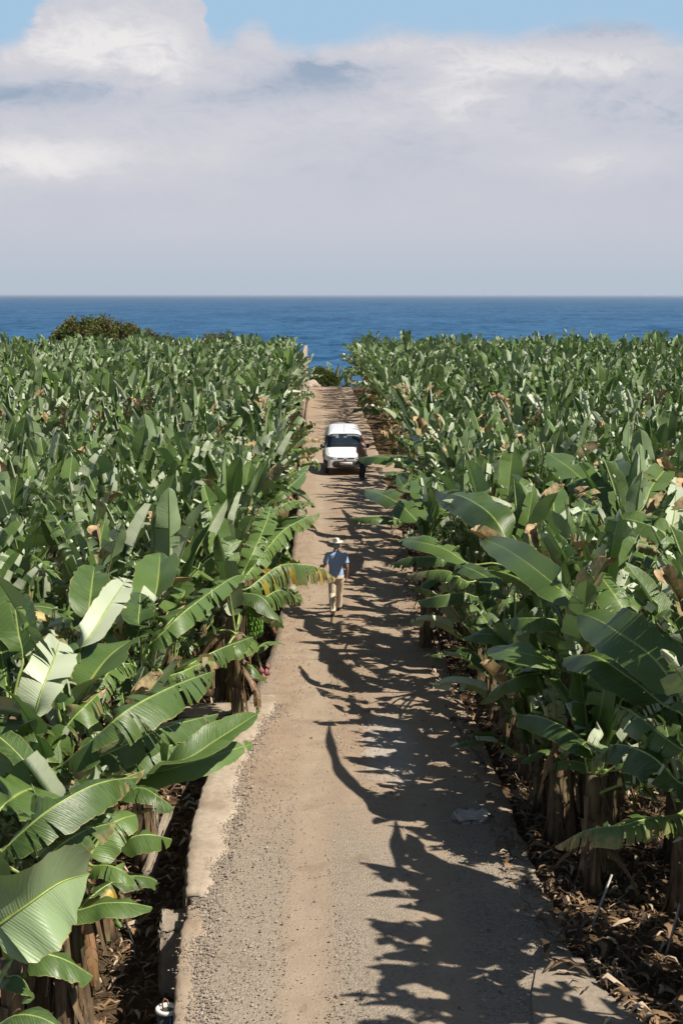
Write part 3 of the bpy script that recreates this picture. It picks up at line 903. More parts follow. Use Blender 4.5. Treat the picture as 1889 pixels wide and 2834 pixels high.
hero_plant((185, 2010), 2.1, [
    dict(p=[(198, 1835, 2.6), (245, 1770, 2.9), (300, 1680, 3.2), (352, 1602, 3.3)], pale=1, W=0.46, roll=2.7, limp=.0, tear=1.6, fold=-.35, tip=(.5, 2.2, .6), flap=0),
    dict(p=[(190, 1975, 2.2), (240, 1900, 2.5), (300, 1820, 2.7), (362, 1772, 2.75)], W=0.95, roll=.15, limp=.12, tear=.4, fold=.3, flap=0),
    dict(p=[(242, 1717, 2.9), (250, 1660, 3.1), (256, 1610, 3.25), (262, 1568, 3.35)], W=0.62, roll=-.1, limp=.05, tear=1.0, fold=.4, flap=0),
    dict(p=[(380, 1760, 2.75), (384, 1715, 2.95), (387, 1675, 3.05), (389, 1640, 3.1)], W=0.45, roll=-.1, limp=.1, tear=1.4, fold=.3, flap=0),
  ], 'banana plant with a tall whitish folded leaf above a dark broad one', seed=26, fill=4, sides=(60, 260))
hero_plant((395, 1830), 1.9, [
    dict(p=[(400, 1800, 2.1), (450, 1750, 2.4), (520, 1685, 2.65), (640, 1600, 2.7), (690, 1590, 2.6)], W=0.5, roll=-.45, limp=.4, tear=4, fold=-.42, flap=.1),
    dict(p=[(440, 1760, 2.2), (470, 1720, 2.4), (510, 1690, 2.5), (545, 1700, 2.4)], W=0.6, roll=-.45, limp=.3, tear=.5, fold=-.42, flap=0),
    dict(p=[(480, 1690, 2.3), (500, 1660, 2.45), (512, 1640, 2.5), (510, 1632, 2.5)], W=0.5, roll=0, limp=.1, tear=.5, fold=.2, flap=0),
    dict(p=[(470, 1870, 1.7), (540, 1830, 1.8), (610, 1795, 1.9), (700, 1762, 1.8)], W=0.55, roll=-.45, limp=.6, tear=7, fold=-.42, flap=0),
    dict(p=[(420, 1880, 1.7), (500, 1860, 1.8), (560, 1835, 1.8), (620, 1830, 1.7)], W=0.4, roll=-.45, limp=.6, tear=12, fold=-.42, flap=.3, drytip=.7),
    dict(p=[(400, 1720, 2.6), (430, 1650, 2.9), (440, 1590, 3.1), (444, 1530, 3.2)], W=0.75, roll=.3, limp=.1, tear=.8, fold=.2, flap=.2),
  ], 'banana plant with a straight torn frond rising beside the fruiting one', seed=27, fill=4, sides=(80, 280))

# left, reaching over the road
hero_plant((640, 1640), 2.0, [
    dict(p=[(675, 1600, 2.2), (771, 1480, 2.75), (830, 1440, 2.85), (884, 1420, 2.7)], W=0.5, roll=-.35, limp=.45, tear=9, fold=-.3, flap=.02),
    dict(p=[(690, 1625, 2.1), (771, 1566, 2.35), (840, 1562, 2.35), (890, 1575, 2.15), (928, 1600, 1.9)], W=0.86, roll=-.1, limp=1.5, tear=19, fold=-.5, flap=0, yellow=1.0, drytip=.5),
    dict(p=[(715, 1660, 1.9), (765, 1635, 1.95), (800, 1640, 1.8), (833, 1664, 1.55)], W=0.7, roll=-.1, limp=1.1, tear=14, fold=-.4, flap=0, drytip=.3),
    dict(p=[(665, 1640, 2.0), (720, 1650, 2.0), (755, 1690, 1.75), (775, 1735, 1.35)], W=0.6, roll=-.1, limp=.5, tear=2, fold=-.3, flap=0),
    dict(p=[(670, 1590, 2.2), (700, 1530, 2.55), (735, 1450, 2.95), (750, 1400, 3.1)], W=0.5, roll=-.3, limp=.2, tear=8, fold=.1, flap=0),
    dict(p=[(625, 1590, 2.2), (622, 1540, 2.5), (614, 1480, 2.8), (600, 1440, 2.9)], W=0.6, roll=.1, limp=.1, tear=1.5, fold=.35, flap=.1),
  ], 'banana plant stretching a frond with yellow hanging strips behind the man in the straw hat', seed=31, fill=3, sides=(90, 270))
FRUIT = hero_plant((655, 1745), 1.55, [
    dict(p=[(625, 1800, 1.3), (670, 1775, 1.4), (695, 1765, 1.35), (712, 1800, 1.1)], W=0.62, roll=-.1, limp=.8, tear=11, fold=-.3, flap=0),
    dict(p=[(700, 1800, .95), (730, 1780, 1.0), (760, 1776, 1.0), (787, 1782, .9)], W=0.26, roll=-.2, limp=.4, tear=2, fold=-.2, flap=0),
    dict(p=[(665, 1835, .9), (690, 1840, .95), (715, 1860, .8), (730, 1885, .55)], W=0.42, roll=-.2, limp=.7, tear=11, fold=-.2, flap=0),
    dict(p=[(600, 1740, 1.6), (560, 1700, 1.9), (540, 1660, 2.1), (520, 1650, 2.1)], W=0.5, roll=.2, limp=.4, tear=3, fold=-.1, flap=.1),
    dict(p=[(668, 1690, 1.7), (715, 1670, 1.8), (745, 1690, 1.6), (762, 1730, 1.2)], W=0.6, roll=-.2, limp=.5, tear=1.5, fold=-.3, flap=0),
  ], 'banana plant carrying a green fruit bunch above a red flower bud', seed=32, fill=1, sides=(120, 260), hang=1)
hero_plant((705, 1400), 2.0, [
    dict(p=[(745, 1390, 2.2), (783, 1360, 2.45), (820, 1330, 2.6), (848, 1300, 2.7)], W=0.42, roll=-.4, limp=.3, tear=5, fold=-.1, flap=.2),
    dict(p=[(735, 1420, 2.1), (775, 1400, 2.2), (815, 1385, 2.2), (868, 1392, 1.9)], W=0.42, roll=-.3, limp=.6, tear=12, fold=-.3, flap=.1),
    dict(p=[(700, 1370, 2.3), (708, 1320, 2.6), (713, 1280, 2.8), (712, 1250, 2.9)], W=0.4, roll=.1, limp=.1, tear=3, fold=.3, flap=.6),
    dict(p=[(690, 1390, 2.3), (660, 1340, 2.6), (640, 1290, 2.85), (630, 1260, 2.9)], W=0.55, roll=.1, limp=.1, tear=1, fold=.3, flap=.2),
  ], 'banana plant with curled grey leaf tips leaning over the left verge before the van', seed=33, fill=5, sides=(70, 280))
hero_plant((765, 1250), 1.8, [
    dict(p=[(790, 1235, 1.95), (830, 1215, 2.15), (865, 1212, 2.15), (899, 1222, 2.0)], W=0.5, roll=-.1, limp=1.2, tear=16, fold=-.4, flap=0, drytip=1.0, yellow=.4),
    dict(p=[(790, 1250, 1.8), (815, 1240, 1.85), (840, 1245, 1.75), (850, 1258, 1.5)], W=0.5, roll=-.1, limp=1.0, tear=12, fold=-.4, flap=0),
  ], 'banana plant with a shredded half dead leaf hanging beside the white van', seed=34, fill=6, sides=(60, 280))

# right side, near and large
hero_plant((1950, 2060), 1.9, [
    dict(p=[(1905, 1960, 2.2), (1812, 1825, 2.6), (1700, 1745, 2.75), (1640, 1710, 2.7), (1594, 1698, 2.55)], W=0.62, roll=.55, limp=.15, tear=.5, fold=-.12, flap=0),
    dict(p=[(1830, 1945, 2.0), (1740, 1875, 2.2), (1640, 1815, 2.3), (1556, 1822, 2.05)], W=0.66, roll=.45, limp=.15, tear=.15, fold=-.1, flap=0),
    dict(p=[(1889, 2074, 1.8), (1800, 2010, 1.95), (1750, 1970, 1.95), (1706, 1949, 1.85)], W=0.55, roll=.25, limp=.8, tear=13, fold=-.3, flap=.0, drytip=.3),
    dict(p=[(1889, 2243, 1.25), (1800, 2262, 1.4), (1716, 2284, 1.4), (1625, 2296, 1.3), (1535, 2342, .95)], W=0.5, roll=.1, limp=1.0, tear=15, fold=-.35, flap=0, drytip=.6),
    dict(p=[(1890, 2170, 1.5), (1800, 2090, 1.75), (1700, 2060, 1.7), (1640, 2110, 1.3)], W=0.6, roll=.2, limp=.6, tear=3, fold=-.3, flap=.2),
  ], 'huge banana plant at the right border with a smooth pale green blade across the shade', seed=41, lift=0.6, fill=8, sides=(-80, 80))
hero_plant((1640, 2130), 1.1, [
    dict(p=[(1660, 2100, 1.3), (1600, 2040, 1.55), (1500, 1985, 1.6), (1401, 1978, 1.3)], W=0.55, roll=.3, limp=.45, tear=3.5, fold=-.2, flap=.6),
    dict(p=[(1640, 2100, 1.3), (1640, 2060, 1.5), (1650, 2030, 1.6), (1640, 1990, 1.65)], W=0.5, roll=.2, limp=.4, tear=1, fold=-.2, flap=.1),
    dict(p=[(1700, 2130, 1.1), (1760, 2120, 1.2), (1790, 2160, 1.0), (1800, 2210, .7)], W=0.6, roll=-.2, limp=.4, tear=2, fold=-.3, flap=.2),
  ], 'short banana plant with ripped strips curling white in the shade at right', seed=42, lift=0.2, fill=8, sides=(-70, 120), hang=3)
hero_plant((1575, 1850), 1.75, [
    dict(p=[(1543, 1830, 1.9), (1480, 1815, 2.05), (1410, 1800, 2.05), (1350, 1796, 1.9)], W=0.42, roll=.5, limp=.15, tear=.2, fold=-.1, flap=0),
    dict(p=[(1540, 1840, 1.8), (1500, 1830, 1.9), (1460, 1845, 1.75), (1428, 1866, 1.5)], W=0.38, roll=.5, limp=.2, tear=.5, fold=-.1, flap=0),
    dict(p=[(1585, 1730, 2.2), (1520, 1712, 2.4), (1450, 1710, 2.4), (1391, 1713, 2.3)], W=0.5, roll=.1, limp=.9, tear=11, fold=-.4, flap=0),
    dict(p=[(1640, 1700, 2.4), (1560, 1640, 2.85), (1460, 1560, 3.05), (1390, 1515, 3.05), (1327, 1487, 2.9)], W=0.50, roll=.7, limp=.12, tear=.0, fold=.1, flap=0),
    dict(p=[(1500, 1860, 1.6), (1440, 1870, 1.6), (1380, 1900, 1.4), (1330, 1950, 1.0)], W=0.5, roll=.2, limp=.4, tear=.8, fold=-.2, flap=0),
    dict(p=[(1780, 1830, 2.0), (1740, 1720, 2.5), (1680, 1620, 2.9), (1613, 1549, 3.05)], W=0.62, roll=.3, limp=.5, tear=13, fold=-.15, flap=0),
  ], 'banana plant with ragged brown stem and a long glossy leaf aimed at the man', seed=43, lift=0.45, fill=8, sides=(-90, 90))
hero_plant((1440, 1575), 2.0, [
    dict(p=[(1404, 1500, 2.5), (1370, 1440, 2.85), (1325, 1400, 3.0), (1270, 1372, 3.0), (1206, 1361, 2.85)], W=0.78, roll=.6, limp=.2, tear=.15, fold=-.2, flap=0),
    dict(p=[(1400, 1650, 1.9), (1350, 1600, 2.15), (1290, 1570, 2.2), (1260, 1563, 2.1)], W=0.4, roll=.4, limp=.3, tear=1.5, fold=-.1, flap=0),
    dict(p=[(1417, 1762, 1.6), (1370, 1755, 1.75), (1320, 1755, 1.75), (1274, 1768, 1.6)], W=0.4, roll=.5, limp=.2, tear=.5, fold=-.1, flap=0),
    dict(p=[(1330, 1650, 1.7), (1280, 1640, 1.8), (1210, 1650, 1.75), (1152, 1664, 1.55)], W=0.42, roll=.5, limp=.25, tear=.3, fold=-.15, flap=0),
    dict(p=[(1300, 1610, 1.9), (1240, 1580, 2.05), (1180, 1580, 2.0), (1125, 1592, 1.8)], W=0.45, roll=.2, limp=.9, tear=12, fold=-.35, flap=0, drytip=.8),
    dict(p=[(1300, 1560, 2.1), (1230, 1520, 2.3), (1160, 1500, 2.35), (1104, 1494, 2.2)], W=0.42, roll=.4, limp=.3, tear=1.5, fold=-.1, flap=0),
  ], 'banana plant with one very broad yellow green leaf beside the walking man', seed=44, lift=0.45, fill=8, sides=(-90, 90))
hero_plant((1530, 1530), 2.05, [
    dict(p=[(1507, 1472, 2.4), (1505, 1410, 2.8), (1503, 1340, 3.2), (1503, 1288, 3.45)], W=0.3, roll=.1, limp=0, tear=0, fold=1.25, flap=0),
    dict(p=[(1525, 1490, 2.3), (1530, 1430, 2.7), (1530, 1380, 2.95), (1528, 1330, 3.15)], W=0.6, roll=.2, limp=0, tear=.3, fold=.3, flap=0),
    dict(p=[(1500, 1500, 2.3), (1475, 1440, 2.7), (1440, 1410, 2.85), (1415, 1392, 2.95)], W=0.45, roll=.6, limp=0, tear=.3, fold=.3, flap=0),
    dict(p=[(1433, 1464, 2.6), (1400, 1430, 2.8), (1360, 1395, 2.95), (1331, 1378, 3.0)], W=0.5, roll=.3, limp=.6, tear=14, fold=-.1, flap=0, drytip=.9),
    dict(p=[(1560, 1530, 2.2), (1600, 1480, 2.5), (1610, 1430, 2.8), (1620, 1380, 3.0)], W=0.6, roll=-.1, limp=.1, tear=1, fold=.3, flap=.1),
  ], 'banana plant with a rolled upright young leaf like a green pipe', seed=45, lift=0.4, fill=3, sides=(-80, 200))
hero_plant((1700, 1500), 2.0, [
    dict(p=[(1674, 1411, 2.5), (1640, 1360, 2.8), (1580, 1300, 3.1), (1511, 1252, 3.25)], W=0.8, roll=.45, limp=.1, tear=.15, fold=-.1, flap=0),
    dict(p=[(1690, 1590, 2.1), (1670, 1530, 2.5), (1645, 1470, 2.9), (1621, 1411, 3.2)], W=0.24, roll=.2, limp=0, tear=0, fold=1.25, flap=0),
    dict(p=[(1760, 1400, 2.7), (1735, 1350, 3.0), (1715, 1310, 3.2), (1700, 1275, 3.3)], W=0.55, roll=.2, limp=.05, tear=.3, fold=.35, flap=0),
    dict(p=[(1780, 1400, 2.7), (1800, 1350, 3.0), (1830, 1310, 3.2), (1850, 1290, 3.25)], W=0.6, roll=-.3, limp=.05, tear=.3, fold=.3, flap=0),
  ], 'banana plant with a curled cigar leaf and a dark shaded blade at right', seed=46, lift=0.4, fill=4, sides=(-80, 200))
hero_plant((1940, 1620), 2.0, [
    dict(p=[(1900, 1520, 2.4), (1830, 1470, 2.7), (1750, 1440, 2.85), (1670, 1434, 2.8)], W=0.72, roll=.5, limp=.1, tear=.5, fold=-.12, flap=0),
    dict(p=[(1820, 1560, 2.3), (1760, 1525, 2.5), (1700, 1515, 2.5), (1670, 1530, 2.4)], W=0.55, roll=.4, limp=.2, tear=.5, fold=0, flap=0),
    dict(p=[(1835, 1680, 2.0), (1830, 1630, 2.3), (1822, 1590, 2.45), (1818, 1552, 2.6)], W=0.34, pale=1, roll=2.9, limp=0, tear=.3, fold=-.5, flap=0),
    dict(p=[(1790, 1675, 2.0), (1770, 1640, 2.2), (1755, 1610, 2.3), (1745, 1585, 2.4)], W=0.42, roll=.3, limp=.1, tear=.3, fold=.2, flap=0),
    dict(p=[(1860, 1480, 2.6), (1865, 1420, 2.9), (1868, 1370, 3.1), (1870, 1320, 3.25)], W=0.34, pale=1, roll=2.9, limp=0, tear=.3, fold=-.4, flap=0),
  ], 'banana plant at the right border with upright grey green folded leaves', seed=47, lift=0.4, fill=4, sides=(-80, 200))
hero_plant((1180, 1500), 1.9, [
    dict(p=[(1156, 1446, 2.15), (1110, 1400, 2.4), (1060, 1370, 2.5), (1006, 1354, 2.35)], W=0.6, roll=.4, limp=.25, tear=.8, fold=-.2, flap=0),
    dict(p=[(1120, 1440, 2.0), (1070, 1430, 2.1), (1020, 1430, 2.1), (967, 1434, 1.95)], W=0.5, roll=.2, limp=.9, tear=10, fold=-.4, flap=0),
    dict(p=[(1200, 1450, 2.3), (1185, 1390, 2.7), (1165, 1350, 2.9), (1155, 1320, 3.0)], W=0.6, roll=.5, limp=.1, tear=.5, fold=.2, flap=0),
    dict(p=[(1230, 1540, 2.0), (1190, 1540, 2.0), (1120, 1545, 1.9), (1080, 1562, 1.65)], W=0.45, roll=.3, limp=.6, tear=7, fold=-.3, flap=0),
  ], 'banana plant sending a shredded flat leaf over the road beyond the walking man', seed=48, lift=0.3, fill=8, sides=(-80, 120))
hero_plant((1180, 1320), 1.9, [
    dict(p=[(1156, 1285, 2.1), (1110, 1270, 2.2), (1050, 1265, 2.2), (989, 1266, 2.05)], W=0.68, roll=.35, limp=.25, tear=.3, fold=-.35, flap=0),
    dict(p=[(1140, 1320, 1.95), (1110, 1308, 2.0), (1080, 1305, 2.0), (1046, 1308, 1.85)], W=0.42, roll=.3, limp=.2, tear=.5, fold=-.3, flap=0),
    dict(p=[(1180, 1270, 2.3), (1165, 1220, 2.6), (1150, 1190, 2.75), (1130, 1165, 2.85)], W=0.6, roll=.4, limp=.1, tear=.5, fold=.1, flap=0),
    dict(p=[(1160, 1310, 2.1), (1140, 1360, 1.9), (1120, 1350, 2.2), (1095, 1310, 2.4)], W=0.5, roll=.4, limp=.2, tear=.5, fold=.1, flap=0),
  ], 'banana plant whose long flat leaf covers the standing man from the waist down', seed=49, lift=0.25, fill=5, sides=(-80, 120))
hero_plant((1350, 1330), 2.1, [
    dict(p=[(1454, 1354, 2.3), (1410, 1310, 2.6), (1350, 1270, 2.85), (1291, 1238, 3.0)], W=0.62, roll=.4, limp=.55, tear=14, fold=-.1, flap=0, drytip=1.3),
    dict(p=[(1370, 1345, 2.3), (1330, 1320, 2.5), (1290, 1300, 2.6), (1250, 1292, 2.6)], W=0.55, roll=.3, limp=.7, tear=14, fold=-.2, flap=0, drytip=1.2),
    dict(p=[(1330, 1300, 2.4), (1300, 1260, 2.7), (1250, 1220, 2.95), (1210, 1200, 3.0)], W=0.5, roll=.5, limp=.1, tear=.3, fold=.1, flap=0),
  ], 'banana plant with two leaves dried to brown rags on the right slope', seed=50, lift=0.3, fill=5, sides=(-80, 200))
#HEROEND

# ------------------------------------------------------------------ fruit bunch and flower on the fruiting plant
M_FRUIT = simple('green_fruit', (0.10, 0.24, 0.025), 0.4, 0.35, 30)
M_STALK = simple('fruit_stalk', (0.10, 0.12, 0.04), 0.6, 0.3, 20)
M_BRACT = simple('red_bract', (0.22, 0.075, 0.07), 0.6, 0.35, 14)
M_BRACT2 = simple('dry_bract', (0.20, 0.12, 0.07), 0.8, 0.4, 14)
def fruit_bunch(root, P, hands=6, per=13, Lf=0.15, rad=0.11, height=0.5):
    rg = random.Random(9)
    V, F = [], []
    for h in range(hands):
        z = P.z - height * h / (hands - 1)
        for k in range(per):
            a = 2 * PI * k / per + h * 0.35
            b0 = Vector((P.x + math.cos(a) * rad * .45, P.y + math.sin(a) * rad * .45, z))
            out = Vector((math.cos(a), math.sin(a), 0))
            s = 1.05 - 0.045 * abs(h - 1.5)
            path = [b0 + out * 0.02, b0 + out * (rad * .6 * s) + Vector((0, 0, .01)), b0 + out * (rad * .85 * s) + Vector((0, 0, Lf * .35)), b0 + out * (rad * .9 * s) + Vector((0, 0, Lf * .72)), b0 + out * (rad * .82 * s) + Vector((0, 0, Lf * s))]
            v, f = tube(path, [.007, .017, .02, .017, .006], 6)
            V, F = join((V, F), (v, f))
    return V, F
inv = FRUIT.location
fp = at(700, 1700, 1.3)
fp = Vector((at(706, 1740, 0.95).x, at(706, 1740, 0.95).y, 1.28))
off = fp - inv
stalk_pts = [Vector((0, 0, 1.55 - inv.z)), Vector((off.x * .5, off.y * .5, 1.72 - inv.z)), Vector((off.x, off.y, 1.5 - inv.z)), Vector((off.x, off.y, .7 - inv.z)), Vector((off.x + .06, off.y, .35 - inv.z)), Vector((off.x + .10, off.y, .18 - inv.z))]
bunch = obj('fruit_stalk', *tube([Vector(tuple(p)) for p in bez(stalk_pts, 5)], .028, 8), M_STALK, FRUIT)
V, F = fruit_bunch(FRUIT, Vector((off.x, off.y, 1.30 - inv.z)))
obj('fruit_bunch', V, F, M_FRUIT, FRUIT)
# flower bud: overlapping curled bracts
V, F = [], []
rg = random.Random(4)
cb = Vector((off.x + .10, off.y, .10 - inv.z))
for k in range(16):
    a = k * 2.4; zz = .13 - .017 * k
    c = cb + Vector((math.cos(a) * .09, math.sin(a) * .09, zz))
    n_, m_ = 5, 5
    b = len(V)
    for i in range(n_):
        for j in range(m_):
            u = (i / (n_ - 1) - .5); v = (j / (m_ - 1) - .5)
            rr = .10 - .05 * (u * 2) ** 2
            V.append(c + Vector((math.cos(a + v * 1.6) * rr * .9, math.sin(a + v * 1.6) * rr * .9, u * .17 * (1 - .5 * abs(v * 2) ** 2) - .03)))
    for i in range(n_ - 1):
        for j in range(m_ - 1):
            F.append((b + i * m_ + j, b + i * m_ + j + 1, b + (i + 1) * m_ + j + 1, b + (i + 1) * m_ + j))
mi = [k % 3 == 1 and 1 or 0 for k in range(16) for _ in range(16)]
obj('flower_bud', V, F, [M_BRACT, M_BRACT2], FRUIT, midx=mi)

# ------------------------------------------------------------------ field
fr = random.Random(77)
def in_view(x, y, mz=3.7, margin=1.6):
    p = Vector((x, y, 1.8)) - Vector((0, 0, CAM_H))
    q = CM.transposed() @ p
    if q.z > -1: return False
    u = q.x / -q.z * FPX
    mg = margin / -q.z * FPX
    return abs(u) < 944.5 + mg
cands = []
yy = 6.2
row = 0
while yy < 114:
    xx = -34.0
    while xx < 34:
        x = xx + fr.uniform(-.45, .45) + (0.9 if row % 2 else 0); y = yy + fr.uniform(-.45, .45)
        xx += 1.85
        lx, rx = left_x(y), right_x(y)
        if lx - 0.6 < x < rx + 0.45: continue
        if 57.0 < y < 65.0 and -7 < x < 0: continue
        if 59.0 < y < 66.0 and 0 < x < 7: continue
        if x < -1 and 0 <= y < 18.2 and x > -5.6: continue          # open ground with litter, bottom left
        if x > 0 and y < 15.5 and x < 4.3: continue
        if x > 0 and 15.4 < y < 19.5 and x < 4.9: continue                 # open ground with litter, bottom right
        if y < 9 and x > 0: continue
        if x < 0 and 17.5 < y < 25.5 and x > lx - 1.1: continue
        if x < 0 and y < 12.5: continue
        if not in_view(x, y, margin=2.6 if x > 0 else 1.2): continue
        if any((x - hx) ** 2 + (y - hy) ** 2 < (1.2 if x > 0 or y > 22 else .95) ** 2 for hx, hy in HERO): continue
        cands.append((x, y))
    yy += 1.75
    row += 1
verge = []
yv = 19.8
while yv < 111:
    if not 59.5 < yv < 65.5: verge.append((right_x(yv) + (1.05 if yv < 66 else .6) + fr.uniform(-.2, .25), yv))
    yv += 1.45
yv = 27.0
while yv < 111:
    if not 57.5 < yv < 64.5: verge.append((left_x(yv) - (1.5 if 48 < yv < 68 else .7 if yv < 84 else 1.35) + fr.uniform(-.2, .15), yv))
    yv += 1.4
for q in verge:
    if any((q[0] - hx) ** 2 + (q[1] - hy) ** 2 < 1.0 for hx, hy in HERO): continue
    cands = [c for c in cands if (c[0] - q[0]) ** 2 + (c[1] - q[1]) ** 2 > 1.2]
    cands.append(q)
for q in [(4.7, 10.2), (4.55, 12.2), (4.75, 13.9), (5.2, 15.6), (5.9, 17.2), (5.6, 11.6), (6.0, 13.6)]:
    cands = [c for c in cands if (c[0] - q[0]) ** 2 + (c[1] - q[1]) ** 2 > 1.1]
    cands.append(q)
cands.sort(key=lambda c: c[0] ** 2 + c[1] ** 2)
print('field plants', len(cands), 'hero', len(HERO))
def stem_h(x, y):
    return 2.05 - ground_z(x, y) * 1.0 - 0.25 + fr.uniform(-.28, .22)
NEAR_N, IND_N = 92, 300 - len(HERO)
def zone(x, y):
    side = 'left' if x < 0 else 'right'
    edge_ = (x > left_x(y) - 2.6) if x < 0 else (x < right_x(y) + 2.6)
    where = [(16, 'nearest the camera'), (24, 'short of the walking man'), (34, 'level with the walking man'), (46, 'between the walking man and the van'), (58, 'just short of the van'), (72, 'level with the white van'), (200, 'beyond the white van')]
    for lim, txt in where:
        if y < lim: break
    if edge_:
        return f'banana plant on the {side} road edge {txt}', f'{side} verge banana plants {txt}'
    return f'banana plant deep in the {side} field {txt}', f'{side} field banana plants {txt}'
for (x, y) in [(3.8, 11.4), (4.1, 9.8), (3.95, 12.6), (4.2, 13.8), (4.4, 15.4), (4.8, 17.0), (4.75, 14.4)]:
    z0 = ground_z(x, y)
    near_plant(x, y, z0, 2.5 - z0, fr, 'tall banana plant off the lower right corner throwing comb shadows on the gravel', 'tall plants beside the lower right corner',
               [t for t in plant_spec(fr) + plant_spec(fr) if t[0] in ('erect', 'mid', 'spear')])
    cands = [c for c in cands if (c[0] - x) ** 2 + (c[1] - y) ** 2 > .8]
IND_N -= 8
stuff = []
young = []
for q in [c for c in cands if c[1] < 34 and abs(c[0]) < 9.5 and c[1] > 12]:
    a = fr.uniform(0, 6.28); x, y = q[0] + math.cos(a) * .75, q[1] + math.sin(a) * .75
    if left_x(y) - .5 < x < right_x(y) + .6 or (x > 0 and y < 19.5 and x < 4.6) or (x < 0 and y < 18 and x > -5.4): continue
    young.append((x, y))
young = young[:30]
for q in [(-2.95, 17.6), (-3.5, 16.1), (-4.3, 14.7), (-4.0, 17.2), (-5.0, 15.8), (3.7, 17.9), (4.3, 16.7), (4.7, 18.5), (3.9, 19.5), (5.1, 16.4), (3.5, 21.0), (4.4, 20.8), (4.8, 15.0), (-2.85, 14.4), (-3.0, 16.0), (-3.3, 15.1)]: young.append(q)
for yq in (18.6, 19.8, 21.2, 22.6, 24.0, 25.6, 27.4): young.append((right_x(yq) + .5, yq))
for i in range(52):
    right = i % 5 < 3
    y = 17.5 + 24 * (i / 52) ** 1.15 + fr.uniform(-.5, .5)
    x = right_x(y) + fr.uniform(.6, 3.0) + (.9 if y < 20 else 0) if right else left_x(y) - fr.uniform(.7, 2.8) - (1.6 if y < 19 else 0)
    if any((x - a_) ** 2 + (y - b_) ** 2 < .5 for a_, b_ in young): continue
    young.append((x, y))
IND_N -= len(young) + 2
for (x, y) in young:
    side = 'left' if x < 0 else 'right'
    near_plant(x, y, ground_z(x, y), fr.uniform(.9, 1.45) - ground_z(x, y) * .6, fr, f'short young banana sucker shaded under taller plants on the {side} of the road', f'young suckers under the {side} plants',
               [(k, a, dz, s * .78, tl) for (k, a, dz, s, tl) in plant_spec(fr)[2:11]])
for i, (x, y) in enumerate(cands):
    lab, grp = zone(x, y)
    z0 = ground_z(x, y)
    if i < NEAR_N:
        h = 2.0 - z0 + fr.uniform(-.3, .15) + (.15 if x > 0 and y < 30 else 0) + (.25 if x > 4 and y < 18 else 0)
        near_plant(x, y, z0, h, fr, lab, grp)
    elif i < IND_N:
        h = 2.0 - z0 + fr.uniform(-.32, .22)
        mid_plant(x, y, z0, h, fr, lab, grp)
    else:
        stuff.append((x, y, z0))
VV, FF, MM, AA, UU = [], [], [], [], []
off_ = 0
protos = [foliage_arrays(fr, LOW, plant_spec(fr), (0, 0, 0)) for _ in range(26)]
for (x, y, z0) in stuff:
    v, f, m_, a_, u_ = fr.choice(protos)
    t = fr.uniform(0, 2 * PI); s = fr.uniform(.85, 1.12)
    c, si = math.cos(t) * s, math.sin(t) * s
    h = 2.1 + fr.uniform(-.35, .28)
    v2 = np.empty_like(v)
    v2[:, 0] = v[:, 0] * c - v[:, 1] * si + x; v2[:, 1] = v[:, 0] * si + v[:, 1] * c + y; v2[:, 2] = v[:, 2] * s + h
    a2 = a_.copy(); a2[:, 0] = (a2[:, 0] + fr.random()) % 1
    VV.append(v2); FF.append(f + off_); off_ += len(v); MM.append(m_); AA.append(a2); UU.append(u_)
if VV:
    o = big_mesh('banana_plantation', np.concatenate(VV), np.concatenate(FF), MATS4, np.concatenate(MM), np.concatenate(AA), np.concatenate(UU))
    tag(o, kind='stuff', label='unbroken mass of banana plants filling both fields down to the sea', category='banana plants')
    print('stuff faces', len(o.data.polygons))

# ------------------------------------------------------------------ masonry along the road
def strip_wall(name, ys_, xl, xr, ztop, zbot, mat, seed, jit=.02, cols=5):
    rg = random.Random(seed)
    V, F = [], []
    for y in ys_:
        a, b = xl(y) + rg.uniform(-jit, jit), xr(y) + rg.uniform(-jit, jit)
        V.append((a + .03, y, zbot)); V.append((a - .01, y, (ztop(y) + zbot) * .45)); V.append((a, y, ztop(y) - .03 + rg.uniform(-.015, .01)))
        for i in range(cols):
            t = i / (cols - 1)
            V.append((a + .03 + (b - a - .03) * t, y, ztop(y) + rg.uniform(-.006, .006) - (0.03 if t == 1 else 0)))
        V.append((b, y, zbot))
    nc = cols + 4
    for j in range(len(ys_) - 1):
        for i in range(nc - 1):
            F.append((j * nc + i, j * nc + i + 1, (j + 1) * nc + i + 1, (j + 1) * nc + i))
    F.append(tuple(range(nc))); F.append(tuple((len(ys_) - 1) * nc + i for i in reversed(range(nc))))
    return obj(name, V, F, mat)
def wall_w(y):
    return .25 + .30 * smooth(14.5, 19.5, y) + .05 * math.sin(y * 1.1) + .03 * math.sin(y * 2.9 + 1) + .025 * math.sin(y * 8.3 + 2 * math.sin(y * 2)) + .015 * math.sin(y * 23)
yb = at(520, 2490, 0).y
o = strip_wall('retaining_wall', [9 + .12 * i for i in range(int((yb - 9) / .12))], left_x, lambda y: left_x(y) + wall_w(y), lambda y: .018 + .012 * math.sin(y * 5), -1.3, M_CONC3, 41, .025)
tag(o, label='worn brown concrete wall edge at the bottom left of the road', category='retaining wall')
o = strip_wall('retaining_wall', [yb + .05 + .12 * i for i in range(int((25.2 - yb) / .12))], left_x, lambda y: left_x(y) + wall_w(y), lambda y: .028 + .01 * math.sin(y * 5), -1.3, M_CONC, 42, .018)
tag(o, label='smooth pale sand coloured concrete wall top along the left road edge', category='retaining wall')
